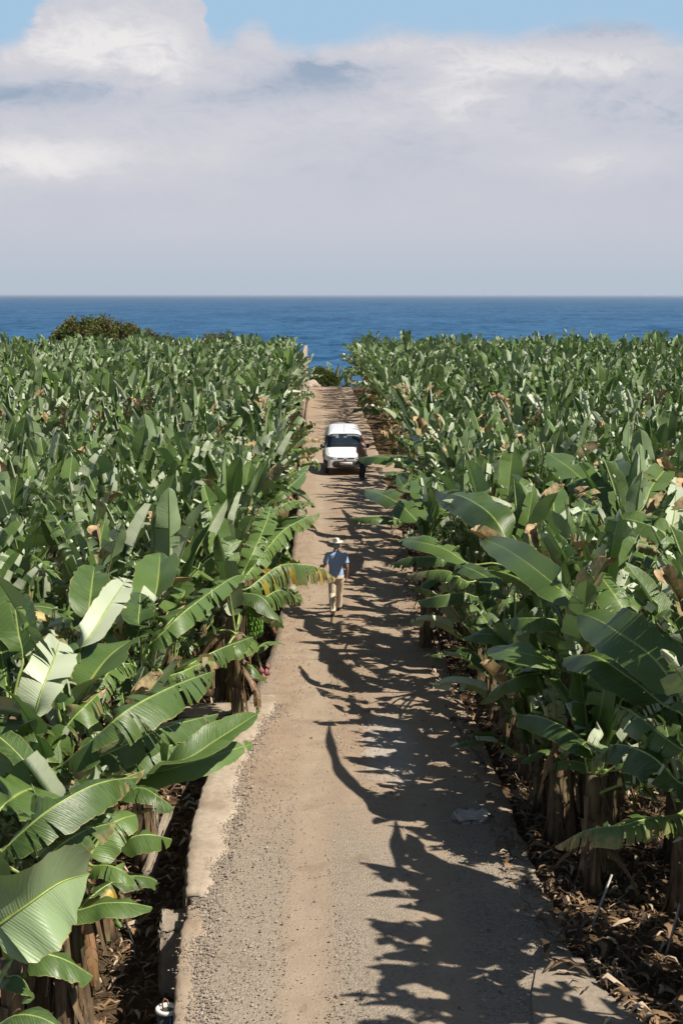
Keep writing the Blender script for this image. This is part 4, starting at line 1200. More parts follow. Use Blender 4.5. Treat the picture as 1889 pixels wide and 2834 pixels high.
# apron on the right at the bottom
A = [at(*q, 0) for q in [(1478, 2900), (1470, 2760), (1482, 2690), (1530, 2650), (1608, 2655), (1655, 2730), (1770, 2834), (1850, 2900)]]
V = [(p.x, p.y, .022) for p in A] + [(p.x, p.y, -.4) for p in A]
n = len(A); F = [tuple(reversed(range(n)))] + [(i, (i + 1) % n, n + (i + 1) % n, n + i) for i in range(n)]
tag(obj('concrete_pavement', V, F, M_CONC2, smooth=False), kind='structure')
rg = random.Random(8)
def block(name, c, size, mat, rz, label, cat, seed=1, jit=.018, tilt=0):
    V, F = boxg(0, 0, -size[2] / 2, *size, bev=.02, rng=random.Random(seed), jit=jit, sub=4)
    o = obj(name, V, F, mat); o.location = c; o.rotation_euler = (tilt, tilt * .5, rz)
    return tag(o, label=label, category=cat)
p = at(484, 2545, -.22); block('concrete_block', p, (.36, .62, .9), M_CONC2, .06, 'half shaded grey concrete block standing against the broken wall edge', 'concrete block', 2)
p = at(527, 2462, -.06); block('concrete_block', p, (.16, .5, .9), M_CONC2, .1, 'narrow upright concrete piece wedged behind the larger block', 'concrete block', 3)
a, b = at(468, 2230, -.85), at(405, 2410, -.85)
d = b - a
block('channel_wall', (a + b) / 2, (.13, d.length, .5), M_CONC2, math.atan2(d.y, d.x) - PI / 2, 'thin pale channel wall parallel to the road under the low leaves', 'channel wall', 4, .009)
p = at(418, 2187, -.1); block('masonry_stub', p, (.16, .16, .9), M_CONC, .4, 'short pale masonry stub poking up between banana leaves', 'masonry stub', 5)
p = at(610, 1962, .03); block('channel_slab', p, (1.45, .75, .4), M_CONC, .12, 'pale concrete slab capping the channel on the left of the road', 'concrete slab', 6, .015)
for q, s_, lab in [((615, 2005), .06, 'thin broken concrete fin beside the channel slab, farther from the road'), ((652, 1992), .07, 'thin broken concrete fin beside the channel slab, nearer to the road')]:
    p = at(*q, .06); block('concrete_fin', p, (s_, .62, .5), M_CONC, -.35, lab, 'concrete fin', 7, .02)
p = at(1305, 2262, .0); V, F = boxg(0, 0, 0, .56, .5, .09, bev=.04, rng=random.Random(3), jit=.03, sub=5)
V = [Vector((v.x * (1 - .35 * (abs(v.y) / .25) ** 2), v.y, v.z)) for v in V]
M_SLAB = concrete_material('mortar', (0.50, 0.45, 0.39), (0.60, 0.55, 0.49), worn=(.42, .36, .3))
o = obj('flat_stone', V, F, M_SLAB); o.location = p; tag(o, label='flat pale grey stone lying at the shaded right edge of the road', category='stone')

# pipe stump at the bottom left
M_PIPE = simple('dark_pipe', (0.035, 0.04, 0.04), 0.5, 0.4, 12)
M_WHITE = simple('white_plastic', (0.62, 0.60, 0.56), 0.5, 0.12, 25)
M_BLUE = simple('blue_paint', (0.08, 0.33, 0.6), 0.5)
M_RUST = simple('rust', (0.22, 0.10, 0.05), 0.8, 0.4, 25)
P = at(463, 2790, -.1)
root = empty('pipe_stump', (P.x, P.y, ground_z(P.x, P.y)), label='dark upright pipe with white rim and blue stripe below the road edge', category='pipe')
hh = P.z - root.location.z
obj('pipe_body', *tube([(0, 0, 0), (0, 0, hh * .5), (0, 0, hh - .03)], .108, 24), M_PIPE, root)
V, F = [], []
for i, (r_, z_) in enumerate([(.112, -.035), (.122, -.03), (.124, 0), (.112, .006), (.082, .004), (.078, -.03)]):
    for k in range(28):
        a = 2 * PI * k / 28; V.append((math.cos(a) * r_, math.sin(a) * r_ , hh + z_))
for i in range(5):
    for k in range(28): F.append((i * 28 + k, i * 28 + (k + 1) % 28, (i + 1) * 28 + (k + 1) % 28, (i + 1) * 28 + k))
obj('rim', V, F, M_WHITE, root)
for a0, a1, m_, nm, z0_, z1_ in [(-1.25, -1.13, M_BLUE, 'blue_stripe', 0, hh - .05), (-.95, -.1, M_WHITE, 'white_patch', 0, hh - .12), (-1.9, -1.78, M_WHITE, 'paint_fleck', hh - .34, hh - .2)]:
    V = []
    for i in range(9):
        for z_ in (z0_, z1_ - (.05 * math.sin(i * 2.1) if nm == 'white_patch' else 0)):
            a = a0 + (a1 - a0) * i / 8; V.append((math.cos(a) * .1105, math.sin(a) * .1105, z_))
    obj(nm, V, [(2 * i, 2 * i + 2, 2 * i + 3, 2 * i + 1) for i in range(8)], m_, root)
obj('rusty_hook', *tube([(-.04, 0, hh - .02), (-.05, .02, hh + .04), (-.03, .03, hh + .09), (0, .03, hh + .07), (.01, .02, hh + .02)], .009, 6), M_RUST, root)

# pipe and rods in the channel
a, b = at(580, 1958, -.25), at(625, 1945, -.25)
root = empty('water_pipe', (a + b) / 2, label='black water pipe with a pale label lying in the channel', category='pipe')
h = (b - a) / 2
obj('pipe_body', *tube([-h, (0, 0, 0), h], .06, 14), M_PIPE, root)
obj('paper_label', *tube([-h * .25, h * .2], .0625, 14, cap=False), M_WHITE, root)
def rod(name, a, b, r, mat, label, cat='pole'):
    a, b = Vector(a), Vector(b); c = a
    m = (a + b) / 2 + Vector((.012, .01, 0))
    o = obj(name, *tube([a - c, m - c, b - c], r, 8), mat); o.location = c
    return tag(o, label=label, category=cat)
M_GREY = simple('galvanised', (0.32, 0.31, 0.29), 0.5, 0.25, 20, metal=.3)
rod('rusty_rod', at(605, 1953, -.1), at(604, 1900, .25), .013, M_RUST, 'thin rusty rod standing by the black water pipe')
rod('grey_rod', at(594, 1950, -.1), at(600, 1905, .2), .012, M_GREY, 'thin grey rod leaning beside the rusty one')
rod('prop_pole', at(618, 1800, .0), at(634, 1690, 1.2), .016, M_GREY, 'pale leaning prop pole in the dark gap by the fruit bunch', 'prop pole')
rod('prop_pole', at(1604, 2640, -.5), at(1692, 2420, .35), .014, M_GREY, 'slim leaning prop pole above the litter at lower right', 'prop pole')
rod('prop_pole', at(1826, 2690, -.55), at(1880, 2500, .3), .014, M_GREY, 'slim leaning prop pole near the right border of the view', 'prop pole')
rod('drip_hose', at(385, 2680, -1.05), at(345, 2540, -1.02), .012, M_PIPE, 'thin dark irrigation hose on the sunken ground at lower left', 'hose')
rod('drip_hose', at(1282, 2045, .02), at(1345, 2120, .02), .015, M_PIPE, 'short dark hose on the right shoulder of the road', 'hose')

# tall block wall at the far left end
def block_wall():
    rg = random.Random(12)
    ya, yb_ = 86.0, 112.5
    V, F = [], []
    n = 54
    top = [2.8 + (.5 if i > 30 else 0) + rg.uniform(-.03, .03) for i in range(n + 1)]
    for i in range(n + 1):
        y = ya + (yb_ - ya) * i / n
        xr_ = left_x(y) - .02; xl_ = xr_ - .22
        for x in (xl_, xr_):
            for z in (-.5, .4, .95, 1.5, 2.05, 2.6, top[i]): V.append((x + rg.uniform(-.006, .006), y, z))
    for i in range(n):
        for s in (0, 1):
            for k in range(6):
                a = i * 14 + s * 7 + k; b = a + 14
                F.append((a, b, b + 1, a + 1) if s else (a, a + 1, b + 1, b))
        a = i * 14 + 6; F.append((a, a + 7, a + 21, a + 14))
    for i in (0, n):
        for k in range(6):
            a = i * 14 + k; F.append((a, a + 7, a + 8, a + 1))
    o = obj('block_wall', V, F, M_BLOCK, smooth=False)
    tag(o, label='tall pale pinkish block wall at the far left end of the road', category='wall')
block_wall()
for i, (q, s_) in enumerate([((862, 1062), .55), ((872, 1068), .32), ((868, 1050), .4), ((878, 1066), .22), ((854, 1070), .3)]):
    p = at(*q, 0); bm = bmesh.new(); bmesh.ops.create_icosphere(bm, subdivisions=3, radius=s_)
    r_ = random.Random(i)
    for v in bm.verts: v.co = Vector((v.co.x * 1.2, v.co.y, v.co.z * .75)) * (1 + .16 * math.sin(v.co.x * 9 + i) * math.cos(v.co.y * 8 + i) + r_.uniform(-.03, .03))
    V = [v.co.copy() for v in bm.verts]; F = [tuple(v.index for v in f.verts) for f in bm.faces]; bm.free()
    o = obj('rock', V, F, M_BLOCK); o.location = (p.x, min(p.y, 114.5), s_ * .3 - .1)
    tag(o, label='pale boulder in the rubble heap between the block wall and the bush', category='rock', group='boulders at the end of the road')

# ------------------------------------------------------------------ bushes beyond the field
def bush_material(name, a, b2, c3):
    m, nt, out = new_mat(name)
    at_ = nt.n('ShaderNodeAttribute', attribute_name='lf'); sa = nt.n('ShaderNodeSeparateColor'); nt.put(sa.inputs[0], at_.outputs['Color'])
    pos = nt.n('ShaderNodeNewGeometry').outputs['Position']
    n_ = nt.noise(pos, .8, 3, .6).outputs[0]
    c = nt.mix(sa.outputs[0], a, b2)
    c = nt.mix(nt.ramp(n_, .45, .62), c, c3)
    d = nt.n('ShaderNodeBsdfPrincipled'); nt.put(d.inputs['Base Color'], c); d.inputs['Roughness'].default_value = .7
    tr = nt.n('ShaderNodeBsdfTranslucent'); nt.put(tr.inputs[0], c)
    mx = nt.n('ShaderNodeMixShader'); mx.inputs[0].default_value = .2; nt.put(mx.inputs[1], d.outputs[0]); nt.put(mx.inputs[2], tr.outputs[0])
    nt.put(out.inputs[0], mx.outputs[0]); return m
M_BUSH = bush_material('olive_shrub', (0.055, 0.085, 0.014), (0.13, 0.16, 0.03), (0.14, 0.12, 0.035))
M_BARK = simple('bark', (0.16, 0.11, 0.08), 0.9, 0.3, 8)
def bush(name, base, lumps, label, n_=5000, size=.16, seed=1):
    rg = random.Random(seed)
    root = empty(name, base, label=label, category='bush')
    V, F, A_ = [], [], []
    tot = sum(l[3] * l[3] for l in lumps)
    for (x, y, z, r, hz) in lumps:
        for _ in range(int(n_ * r * r / tot)):
            th, u = rg.uniform(0, 2 * PI), rg.uniform(-.25, 1)
            s_ = math.sqrt(max(0, 1 - u * u)); k = rg.uniform(.72, 1.03) * (1 + .12 * math.sin(th * 3 + u * 4 + x) + .08 * math.sin(th * 8 + u * 9))
            c = Vector((x + math.cos(th) * s_ * r * k, y + math.sin(th) * s_ * r * k, z + u * hz * k))
            t = rg.random()
            up = Vector((math.cos(th) * s_, math.sin(th) * s_, u + .5)).normalized()
            for q in range(2):
                d = (up + Vector([rg.uniform(-.9, .9) for _ in range(3)])).normalized() * size * rg.uniform(.6, 1.3)
                w_ = d.cross(Vector([rg.uniform(-1, 1) for _ in range(3)])).normalized() * size * rg.uniform(.18, .4)
                b = len(V); V += [c - w_ * .5, c + w_ * .5, c + d + w_, c + d - w_]; F.append((b, b + 1, b + 2, b + 3)); A_ += [(t, 0, 0, 1)] * 4
    obj('crown', V, F, M_BUSH, root, attrs=A_)
    tv = ([], [])
    for (x, y, z, r, hz) in lumps:
        tv = join(tv, tube([(x * .3, y * .3, -.3), (x * .6, y * .6, z * .5), (x, y, z + hz * .4)], [.09 * r + .03, .06 * r + .02, .02], 7))
        for k in range(4):
            a = rg.uniform(0, 6.28); tv = join(tv, tube([(x * .6, y * .6, z * .5), (x + math.cos(a) * r * .4, y + math.sin(a) * r * .4, z + hz * .2), (x + math.cos(a) * r * .75, y + math.sin(a) * r * .75, z + hz * .5)], [.04 * r, .03 * r, .01], 5))
    obj('trunk', *tv, M_BARK, root)
    return root
bush('bush', (-.55, 115.6, -.3), [(-.35, 0, .55, .85, 1.15), (.35, .2, .5, .75, .85), (.75, .1, .35, .5, .6), (-.75, .2, .3, .5, .6)], 'low rounded olive bush at the end of the road against the sea', 8000, .11, 1)
bush('bush', (-17.8, 117.2, -.3), [(-2.9, 0, 2.6, 2.1, 2.75), (-1.0, .3, 2.8, 2.2, 2.7), (1.2, 0, 2.6, 2.0, 2.3), (-3.8, .5, 1.8, 1.6, 1.9)], 'big domed dark olive bush rising above the left field on the skyline', 34000, .17, 2)
bush('bush', (-14.6, 119.0, -.6), [(-.6, 0, 2.4, 1.9, 2.3), (1.0, .2, 2.2, 1.5, 2.1), (-2, .5, 2.4, 1.4, 2.4)], 'lower brownish bush joined to the right side of the domed one', 16000, .13, 3)
bush('bush', (-9.2, 118.5, -.5), [(-.7, 0, 2.2, 1.1, 2.2), (.7, 0, 2.3, 1.2, 2.25), (-1.5, 0, 1.9, .8, 1.9)], 'small bush top just showing over the left field beside the sea gap', 9000, .12, 4)
for i, (x, y) in enumerate([(.55, 117.2), (1.5, 118.0)]):
    mid_plant(x, y, -2.2, 1.75, fr, 'small banana plant on the lower terrace past the end of the road', 'banana plants on the lower terrace')

# ------------------------------------------------------------------ loose matter: litter and gravel
def litter_material():
    m, nt, out = new_mat('dry_litter')
    at_ = nt.n('ShaderNodeAttribute', attribute_name='lf'); sa = nt.n('ShaderNodeSeparateColor'); nt.put(sa.inputs[0], at_.outputs['Color'])
    c = nt.mix(sa.outputs[0], (0.05, 0.028, 0.014), (0.27, 0.165, 0.08))
    c = nt.mix(nt.m('MULTIPLY', sa.outputs[1], .8), c, (0.50, 0.40, 0.28))
    b = nt.n('ShaderNodeBsdfPrincipled'); nt.put(b.inputs['Base Color'], c); b.inputs['Roughness'].default_value = .8
    nt.put(out.inputs[0], b.outputs[0]); return m
M_LITTER = litter_material()
def litter():
    rg = random.Random(19)
    V, F, A_ = [], [], []
    n = 0
    while n < 30000:
        y = 11.5 + 36 * rg.random() ** 1.5
        side = rg.random() < .62
        if side:
            x = right_x(y) + .1 + rg.random() ** 1.1 * 5.0 - (.5 if rg.random() < .2 else 0); z = ground_z(max(x, .5), y) + .02
            if x < right_x(y) + .12: z = .0
            elif x < right_x(y) + .5: z = -.3 + .3 * (1 - (x - right_x(y)) / .5) if rg.random() < .7 else z
        else:
            x = left_x(y) - .15 - rg.random() * 4.5; z = ground_z(x, y) + .02
        if not in_view(x, y, margin=.3): continue
        n += 1
        L_ = rg.uniform(.05, .30) * (1.3 if rg.random() < .15 else 1); w_ = L_ * rg.uniform(.05, .28)
        a = rg.uniform(0, 2 * PI); t = rg.random() ** 1.8; pale = 1 if rg.random() < .12 else 0
        d = Vector((math.cos(a), math.sin(a), 0)); s_ = Vector((-math.sin(a), math.cos(a), rg.uniform(-.5, .5)))
        b = len(V); z += rg.random() * .09
        c = rg.uniform(.0, .35)
        for i in range(4):
            q = i / 3
            cc = Vector((x, y, z)) + d * (L_ * (q - .5)) + Vector((0, 0, c * L_ * (1 - (2 * q - 1) ** 2) if rg.random() < .9 else 0)) + s_ * (.1 * L_ * math.sin(q * 5 + a))
            ww = w_ * (1 - abs(2 * q - 1) ** 2 * .8) * .5
            V += [cc - s_ * ww, cc + s_ * ww]; A_ += [(t, pale, 0, 1)] * 2
        for i in range(3): F.append((b + 2 * i, b + 2 * i + 1, b + 2 * i + 3, b + 2 * i + 2))
    o = obj('leaf_litter', V, F, M_LITTER, attrs=A_); tag(o, kind='stuff', label='brown dead banana leaf litter on the ground beside the road', category='leaf litter')
litter()
def gravel():
    m, nt, out = new_mat('gravel')
    at_ = nt.n('ShaderNodeAttribute', attribute_name='lf'); sa = nt.n('ShaderNodeSeparateColor'); nt.put(sa.inputs[0], at_.outputs['Color'])
    c = nt.mix(sa.outputs[0], (0.13, 0.105, 0.08), (0.37, 0.31, 0.25))
    b = nt.n('ShaderNodeBsdfPrincipled'); nt.put(b.inputs['Base Color'], c); b.inputs['Roughness'].default_value = .85
    nt.put(out.inputs[0], b.outputs[0])
    rg = random.Random(29); V, F, A_ = [], [], []
    O = [(1, 0, 0), (0, 1, 0), (-1, 0, 0), (0, -1, 0), (0, 0, 1), (0, 0, -.6)]
    T = [(0, 1, 4), (1, 2, 4), (2, 3, 4), (3, 0, 4), (1, 0, 5), (2, 1, 5), (3, 2, 5), (0, 3, 5)]
    for _ in range(22000):
        y = 12.5 + (34 if _ >= 4500 else 12) * rg.random() ** 1.6
        t = rg.random()
        x = left_x(y) + .1 + (right_x(y) - left_x(y) - .1) * t
        if _ < 4500: x = left_x(y) + wall_w(y) + rg.gauss(0, .10)
        elif min(abs(x + .25), abs(x - 1.25)) < .22 and rg.random() < .8: continue
        s_ = rg.uniform(.006, .017) * (1.9 if rg.random() < .05 else 1)
        a = rg.uniform(0, 6.28); tone_ = rg.random(); b = len(V)
        for (ox, oy, oz) in O:
            k = s_ * rg.uniform(.7, 1.25)
            V.append((x + (ox * math.cos(a) - oy * math.sin(a)) * k, y + (ox * math.sin(a) + oy * math.cos(a)) * k, (.006 if _ >= 4500 else .022) + oz * k * .7)); A_.append((tone_, 0, 0, 1))
        F += [tuple(i + b for i in q) for q in T]
    o = obj('gravel', V, F, m, attrs=A_, smooth=False); tag(o, kind='stuff', label='loose gravel and small stones scattered over the dirt road', category='gravel')
gravel()

# ------------------------------------------------------------------ people
def remeshed(name, parts, mat, vox, parent, smooth_it=4):
    V, F = join(*parts)
    o = obj(name, V, F, mat)
    bm = bmesh.new(); bm.from_mesh(o.data); bmesh.ops.recalc_face_normals(bm, faces=bm.faces); bm.to_mesh(o.data); bm.free()
    md = o.modifiers.new('r', 'REMESH'); md.mode = 'VOXEL'; md.voxel_size = vox; md.use_smooth_shade = True
    sm = o.modifiers.new('s', 'SMOOTH'); sm.iterations = smooth_it; sm.factor = .5
    dg = bpy.context.evaluated_depsgraph_get(); dg.update()
    me = bpy.data.meshes.new_from_object(o.evaluated_get(dg)); o.modifiers.clear(); o.data = me; me.name = name
    if not me.materials: me.materials.append(mat)
    me.polygons.foreach_set('use_smooth', [True] * len(me.polygons))
    o.parent = parent
    return o
def loft(rings, seg=16):
    """rings: (centre, rx, ry, (optional) axis tuple); horizontal-ish ellipses stacked"""
    V, F = [], []
    for (c, rx, ry) in rings:
        for k in range(seg):
            a = 2 * PI * k / seg; V.append((c[0] + math.cos(a) * rx, c[1] + math.sin(a) * ry, c[2]))
    n = len(rings)
    for i in range(n - 1):
        for k in range(seg): F.append((i * seg + k, i * seg + (k + 1) % seg, (i + 1) * seg + (k + 1) % seg, (i + 1) * seg + k))
    F.append(tuple(reversed(range(seg)))); F.append(tuple((n - 1) * seg + k for k in range(seg)))
    return V, F
def ellipsoid(c, r, seg=16, rings_=10, rot=None):
    V, F = [], []
    for i in range(1, rings_):
        t = PI * i / rings_
        for k in range(seg):
            a = 2 * PI * k / seg
            p = Vector((math.sin(t) * math.cos(a) * r[0], math.sin(t) * math.sin(a) * r[1], math.cos(t) * r[2]))
            if rot: p = rot @ p
            V.append(Vector(c) + p)
    for i in range(rings_ - 2):
        for k in range(seg): F.append((i * seg + k, (i + 1) * seg + k, (i + 1) * seg + (k + 1) % seg, i * seg + (k + 1) % seg))
    up = Vector((0, 0, r[2]));
    if rot: up = rot @ up
    V.append(Vector(c) + up); V.append(Vector(c) - up); t, b = len(V) - 2, len(V) - 1
    for k in range(seg):
        F.append((t, k, (k + 1) % seg)); F.append((b, (rings_ - 2) * seg + (k + 1) % seg, (rings_ - 2) * seg + k))
    return V, F
def hand(wrist, dirv, palm_n, thumb_side, curl=.5):
    """palm, four fingers and a thumb; dirv points from wrist to fingertips"""
    d = Vector(dirv).normalized(); n = Vector(palm_n); n = (n - d * n.dot(d)).normalized(); s = d.cross(n) * thumb_side
    w = Vector(wrist)
    parts = [tube([w - d * .02, w + d * .02, w + d * .055, w + d * .092], [.026, .031, .036, .03], 12, flat=.6)]
    for i, (o_, L_) in enumerate([(.031, .068), (.011, .077), (-.010, .071), (-.030, .055)]):
        b = w + d * .085 + s * o_; p_ = [b]; ang = 0
        for k in range(3):
            ang += curl * (.6 + .15 * i)
            p_.append(p_[-1] + (d * math.cos(ang) + n * math.sin(ang)) * (L_ * (.42, .32, .26)[k]))
        parts.append(tube(p_, [.0095, .009, .008, .0065], 8))
    b = w + d * .03 + s * .03
    parts.append(tube([b, b + (s * .7 + d * .6 + n * .25) * .032, b + (s * .75 + d * 1.1 + n * .5) * .045, b + (s * .7 + d * 1.6 + n * .7) * .05], [.013, .011, .0095, .007], 8))
    return parts

M_SKIN = simple('tanned_skin', (0.36, 0.17, 0.10), 0.5, 0.12, 25)
M_SKIN2 = simple('dark_tanned_skin', (0.26, 0.115, 0.07), 0.5, 0.12, 25)
M_HAIR = simple('grey_hair', (0.42, 0.42, 0.43), 0.8, 0.2, 60)
M_HAIR2 = simple('dark_hair', (0.05, 0.04, 0.035), 0.8, 0.2, 60)
M_POLO = simple('blue_polo', (0.33, 0.44, 0.64), 0.85, 0.10, 30, bump=.3)
M_KHAKI = simple('khaki_cotton', (0.60, 0.49, 0.36), 0.85, 0.10, 16, bump=.4)
M_NAVY = simple('navy_trousers', (0.012, 0.016, 0.028), 0.85, 0.15, 20)
M_SHOE = simple('dark_shoe', (0.035, 0.028, 0.022), 0.6)
M_BELT = simple('brown_belt', (0.06, 0.03, 0.035), 0.5)
M_STRAW = simple('straw', (0.74, 0.68, 0.54), 0.8, 0.08, 70, bump=.4)
M_EYE = simple('eye', (0.02, 0.015, 0.01), 0.2)
def check_material():
    m, nt, out = new_mat('checked_shirt')
    t = nt.n('ShaderNodeTexCoord').outputs['Object']; sp = nt.n('ShaderNodeSeparateXYZ'); nt.put(sp.inputs[0], t)
    a = nt.ramp(nt.m('SINE', nt.m('MULTIPLY', sp.outputs[0], 160)), .2, .8); b2 = nt.ramp(nt.m('SINE', nt.m('MULTIPLY', sp.outputs[2], 160)), .2, .8)
    c = nt.mix(nt.m('MULTIPLY', nt.m('ADD', a, b2), .5), (0.30, 0.21, 0.18), (0.16, 0.105, 0.095))
    b = nt.n('ShaderNodeBsdfPrincipled'); nt.put(b.inputs['Base Color'], c); b.inputs['Roughness'].default_value = .85
    nt.put(out.inputs[0], b.outputs[0]); return m
M_CHECK = check_material()

def person(loc, rz, J, mats, label, belly=0.0, hat=False, s=1.0, head_turn=0.0, bald=False):
    """J: joint positions facing +Y, x to the figure's right"""
    skin, hair, shirt, trou, shoe = mats
    root = empty('person', loc, rz, label=label, category='person')
    root.scale = (s, s, s)
    parts = []
    # torso and neck
    parts.append(loft([((0, 0, .86), .15, .10), ((0, -.005, .93), .155, .11), ((0, .005 + belly * .3, 1.05), .14 + belly * .5, .10 + belly), ((0, .005 + belly * .2, 1.18), .155 + belly * .3, .105 + belly * .6),
                       ((0, 0, 1.32), .175, .11), ((0, -.01, 1.41), .17, .09), ((0, -.01, 1.46), .09, .06), ((0, 0, 1.49), .058, .058), ((0, .01, 1.56), .055, .058)], 20))
    # head
    Rh = Matrix.Rotation(head_turn, 3, 'Z'); hc = Vector((0, .025, 1.635))
    parts.append(ellipsoid(hc, (.075, .095, .11), 20, 14, Rh))
    parts.append(ellipsoid(hc + Rh @ Vector((0, .035, -.06)), (.055, .055, .055), 14, 10))
    parts.append(tube([hc + Rh @ Vector((0, .085, .02)), hc + Rh @ Vector((0, .108, -.012)), hc + Rh @ Vector((0, .09, -.028))], [.008, .014, .012], 8))
    for sx in (-1, 1):
        parts.append(ellipsoid(hc + Rh @ Vector((sx * .078, .0, -.005)), (.010, .018, .032), 10, 8))
        parts.append(ellipsoid(hc + Rh @ Vector((sx * .032, .078, .03)), (.024, .014, .008), 8, 6))
    parts.append(ellipsoid(hc + Rh @ Vector((0, .086, -.053)), (.024, .012, .007), 8, 6))
    for sd, k in ((-1, 'L'), (1, 'R')):
        hip, kn, an = [Vector(J[q + k]) for q in ('hip', 'knee', 'ankle')]; toe = Vector(J['toe' + k])
        parts.append(tube([hip + Vector((0, 0, .04)), hip.lerp(kn, .3), hip.lerp(kn, .75), kn, kn.lerp(an, .3), kn.lerp(an, .7), an], [.085, .083, .062, .055, .056, .044, .036], 14))
        parts.append(tube([an + Vector((0, 0, .01)), an.lerp(toe, .5) + Vector((0, 0, -.02)), toe], [.036, .034, .022], 10))
        sh, el_, wr = [Vector(J[q + k]) for q in ('sh', 'el', 'wr')]
        parts.append(tube([Vector((sd * .09, -.01, 1.40)), sh, sh.lerp(el_, .5), el_, el_.lerp(wr, .3), el_.lerp(wr, .75), wr], [.07, .056, .046, .038, .04, .031, .025], 12))
        hd = J['hand' + k]
        parts += hand(wr, hd[0], hd[1], hd[2], hd[3])
    remeshed('body', parts, skin, .0065, root, 3)
    # shirt
    b = .014
    sp = [loft([((0, 0, .90), .175 + belly * .4, .125 + belly * .7), ((0, 0 + belly * .3, 1.0), .172 + belly * .5, .13 + belly), ((0, .005 + belly * .3, 1.08), .162 + belly * .5, .125 + belly), ((0, .005 + belly * .2, 1.18), .175 + belly * .3, .125 + belly * .6),
                ((0, 0, 1.32), .192, .128), ((0, -.01, 1.41), .185, .106), ((0, -.01, 1.462), .10, .076), ((0, -.004, 1.485), .072, .07), ((0, 0, 1.515), .066, .066)], 22)]
    for sd, k in ((-1, 'L'), (1, 'R')):
        sh, el_ = Vector(J['sh' + k]), Vector(J['el' + k])
        sp.append(tube([Vector((sd * .09, -.01, 1.40)), sh, sh.lerp(el_, .4), sh.lerp(el_, .72)], [.080, .070, .066, .068], 14))
    remeshed('shirt', sp, shirt, .009, root, 3)
    obj('collar', *tube([Vector((math.cos(a) * .069, math.sin(a) * .069 - .002, 1.505 - .012 * math.sin(a))) for a in [-PI * 1.35 + i * PI * 1.7 / 16 for i in range(17)]], .016, 8, flat=.5), shirt, root)
    # trousers
    tp = [loft([((0, 0, .80), .12, .09), ((0, -.01, .86), .172, .128), ((0, -.005, .92), .172, .125), ((0, 0, .975), .162 + belly * .3, .118 + belly * .4)], 20)]
    for sd, k in ((-1, 'L'), (1, 'R')):
        hip, kn, an = [Vector(J[q + k]) for q in ('hip', 'knee', 'ankle')]
        tp.append(tube([hip + Vector((0, 0, .03)), hip.lerp(kn, .3), hip.lerp(kn, .75), kn, kn.lerp(an, .3), kn.lerp(an, .7), an.lerp(kn, .02)], [.098, .098, .084, .076, .076, .073, .075], 16))
    remeshed('trousers', tp, trou, .009, root, 3)
    obj('belt', *[x for x in (lambda r: (r[0], r[1][:-2]))(loft([((0, 0, .955), .171 + belly * .35, .125 + belly * .5), ((0, 0, .985), .169 + belly * .35, .124 + belly * .5)], 24))], M_BELT, root)
    for sd, k in ((-1, 'L'), (1, 'R')):
        an, toe = Vector(J['ankle' + k]), Vector(J['toe' + k])
        heel = an + (an - toe).normalized() * .05 + Vector((0, 0, -.05)); f_ = (toe - an)
        remeshed('shoe', [tube([heel + Vector((0, 0, .02)), an + Vector((0, 0, -.035)), an.lerp(toe, .5) + Vector((0, 0, -.03)), toe + Vector((0, 0, .0)), toe + f_.normalized() * .05], [.036, .046, .046, .042, .018], 12, flat=.85),
                          tube([an + Vector((0, 0, -.02)), an + Vector((0, 0, .02))], [.047, .042], 12)], shoe, .007, root, 2)
    # hair
    hp = []
    if bald:
        hp.append(ellipsoid(hc + Rh @ Vector((0, -.03, -.008)), (.079, .075, .07), 18, 12, Rh))
    else:
        hp.append(ellipsoid(hc + Rh @ Vector((0, -.02, -.0)), (.081, .088, .088), 18, 12, Rh))
    remeshed('hair', hp, hair, .008, root, 1)
    for sx in (-1, 1):
        obj('eye', *ellipsoid(hc + Rh @ Vector((sx * .031, .083, .012)), (.011, .008, .007), 10, 8), M_EYE, root)
    if hat:
        H = []
        V, F = [], []
        seg = 40
        prof = [(.0, .125), (.035, .126), (.068, .118), (.086, .095), (.092, .06), (.097, .028), (.105, .018), (.14, .012), (.18, .02), (.182, .015), (.14, .006), (.098, .008)]
        for r_, z_ in prof:
            for k in range(seg):
                a = 2 * PI * k / seg
                lift = (.035 * math.cos(a) ** 2) * max(0, (r_ - .1)) / .08
                V.append((math.cos(a) * r_ * .93, math.sin(a) * r_ * 1.08, z_ + lift - (.018 * math.exp(-(math.cos(a) * r_ / .02) ** 2) if z_ > .11 else 0)))
        for i in range(len(prof) - 1):
            for k in range(seg): F.append((i * seg + k, i * seg + (k + 1) % seg, (i + 1) * seg + (k + 1) % seg, (i + 1) * seg + k))
        ho = obj('straw_hat', V, F, M_STRAW, root)
        ho.location = (0, .005, 1.67); ho.rotation_euler = (R(-5), R(-3), head_turn)
        bd = tube([(math.cos(a) * .094 * .93, math.sin(a) * .094 * 1.08, .036) for a in [2 * PI * i / 30 for i in range(31)]], .006, 6)
        bo = obj('hat_band', *bd, simple('hat_band', (0.66, 0.60, 0.42), .8), ho)
    return root

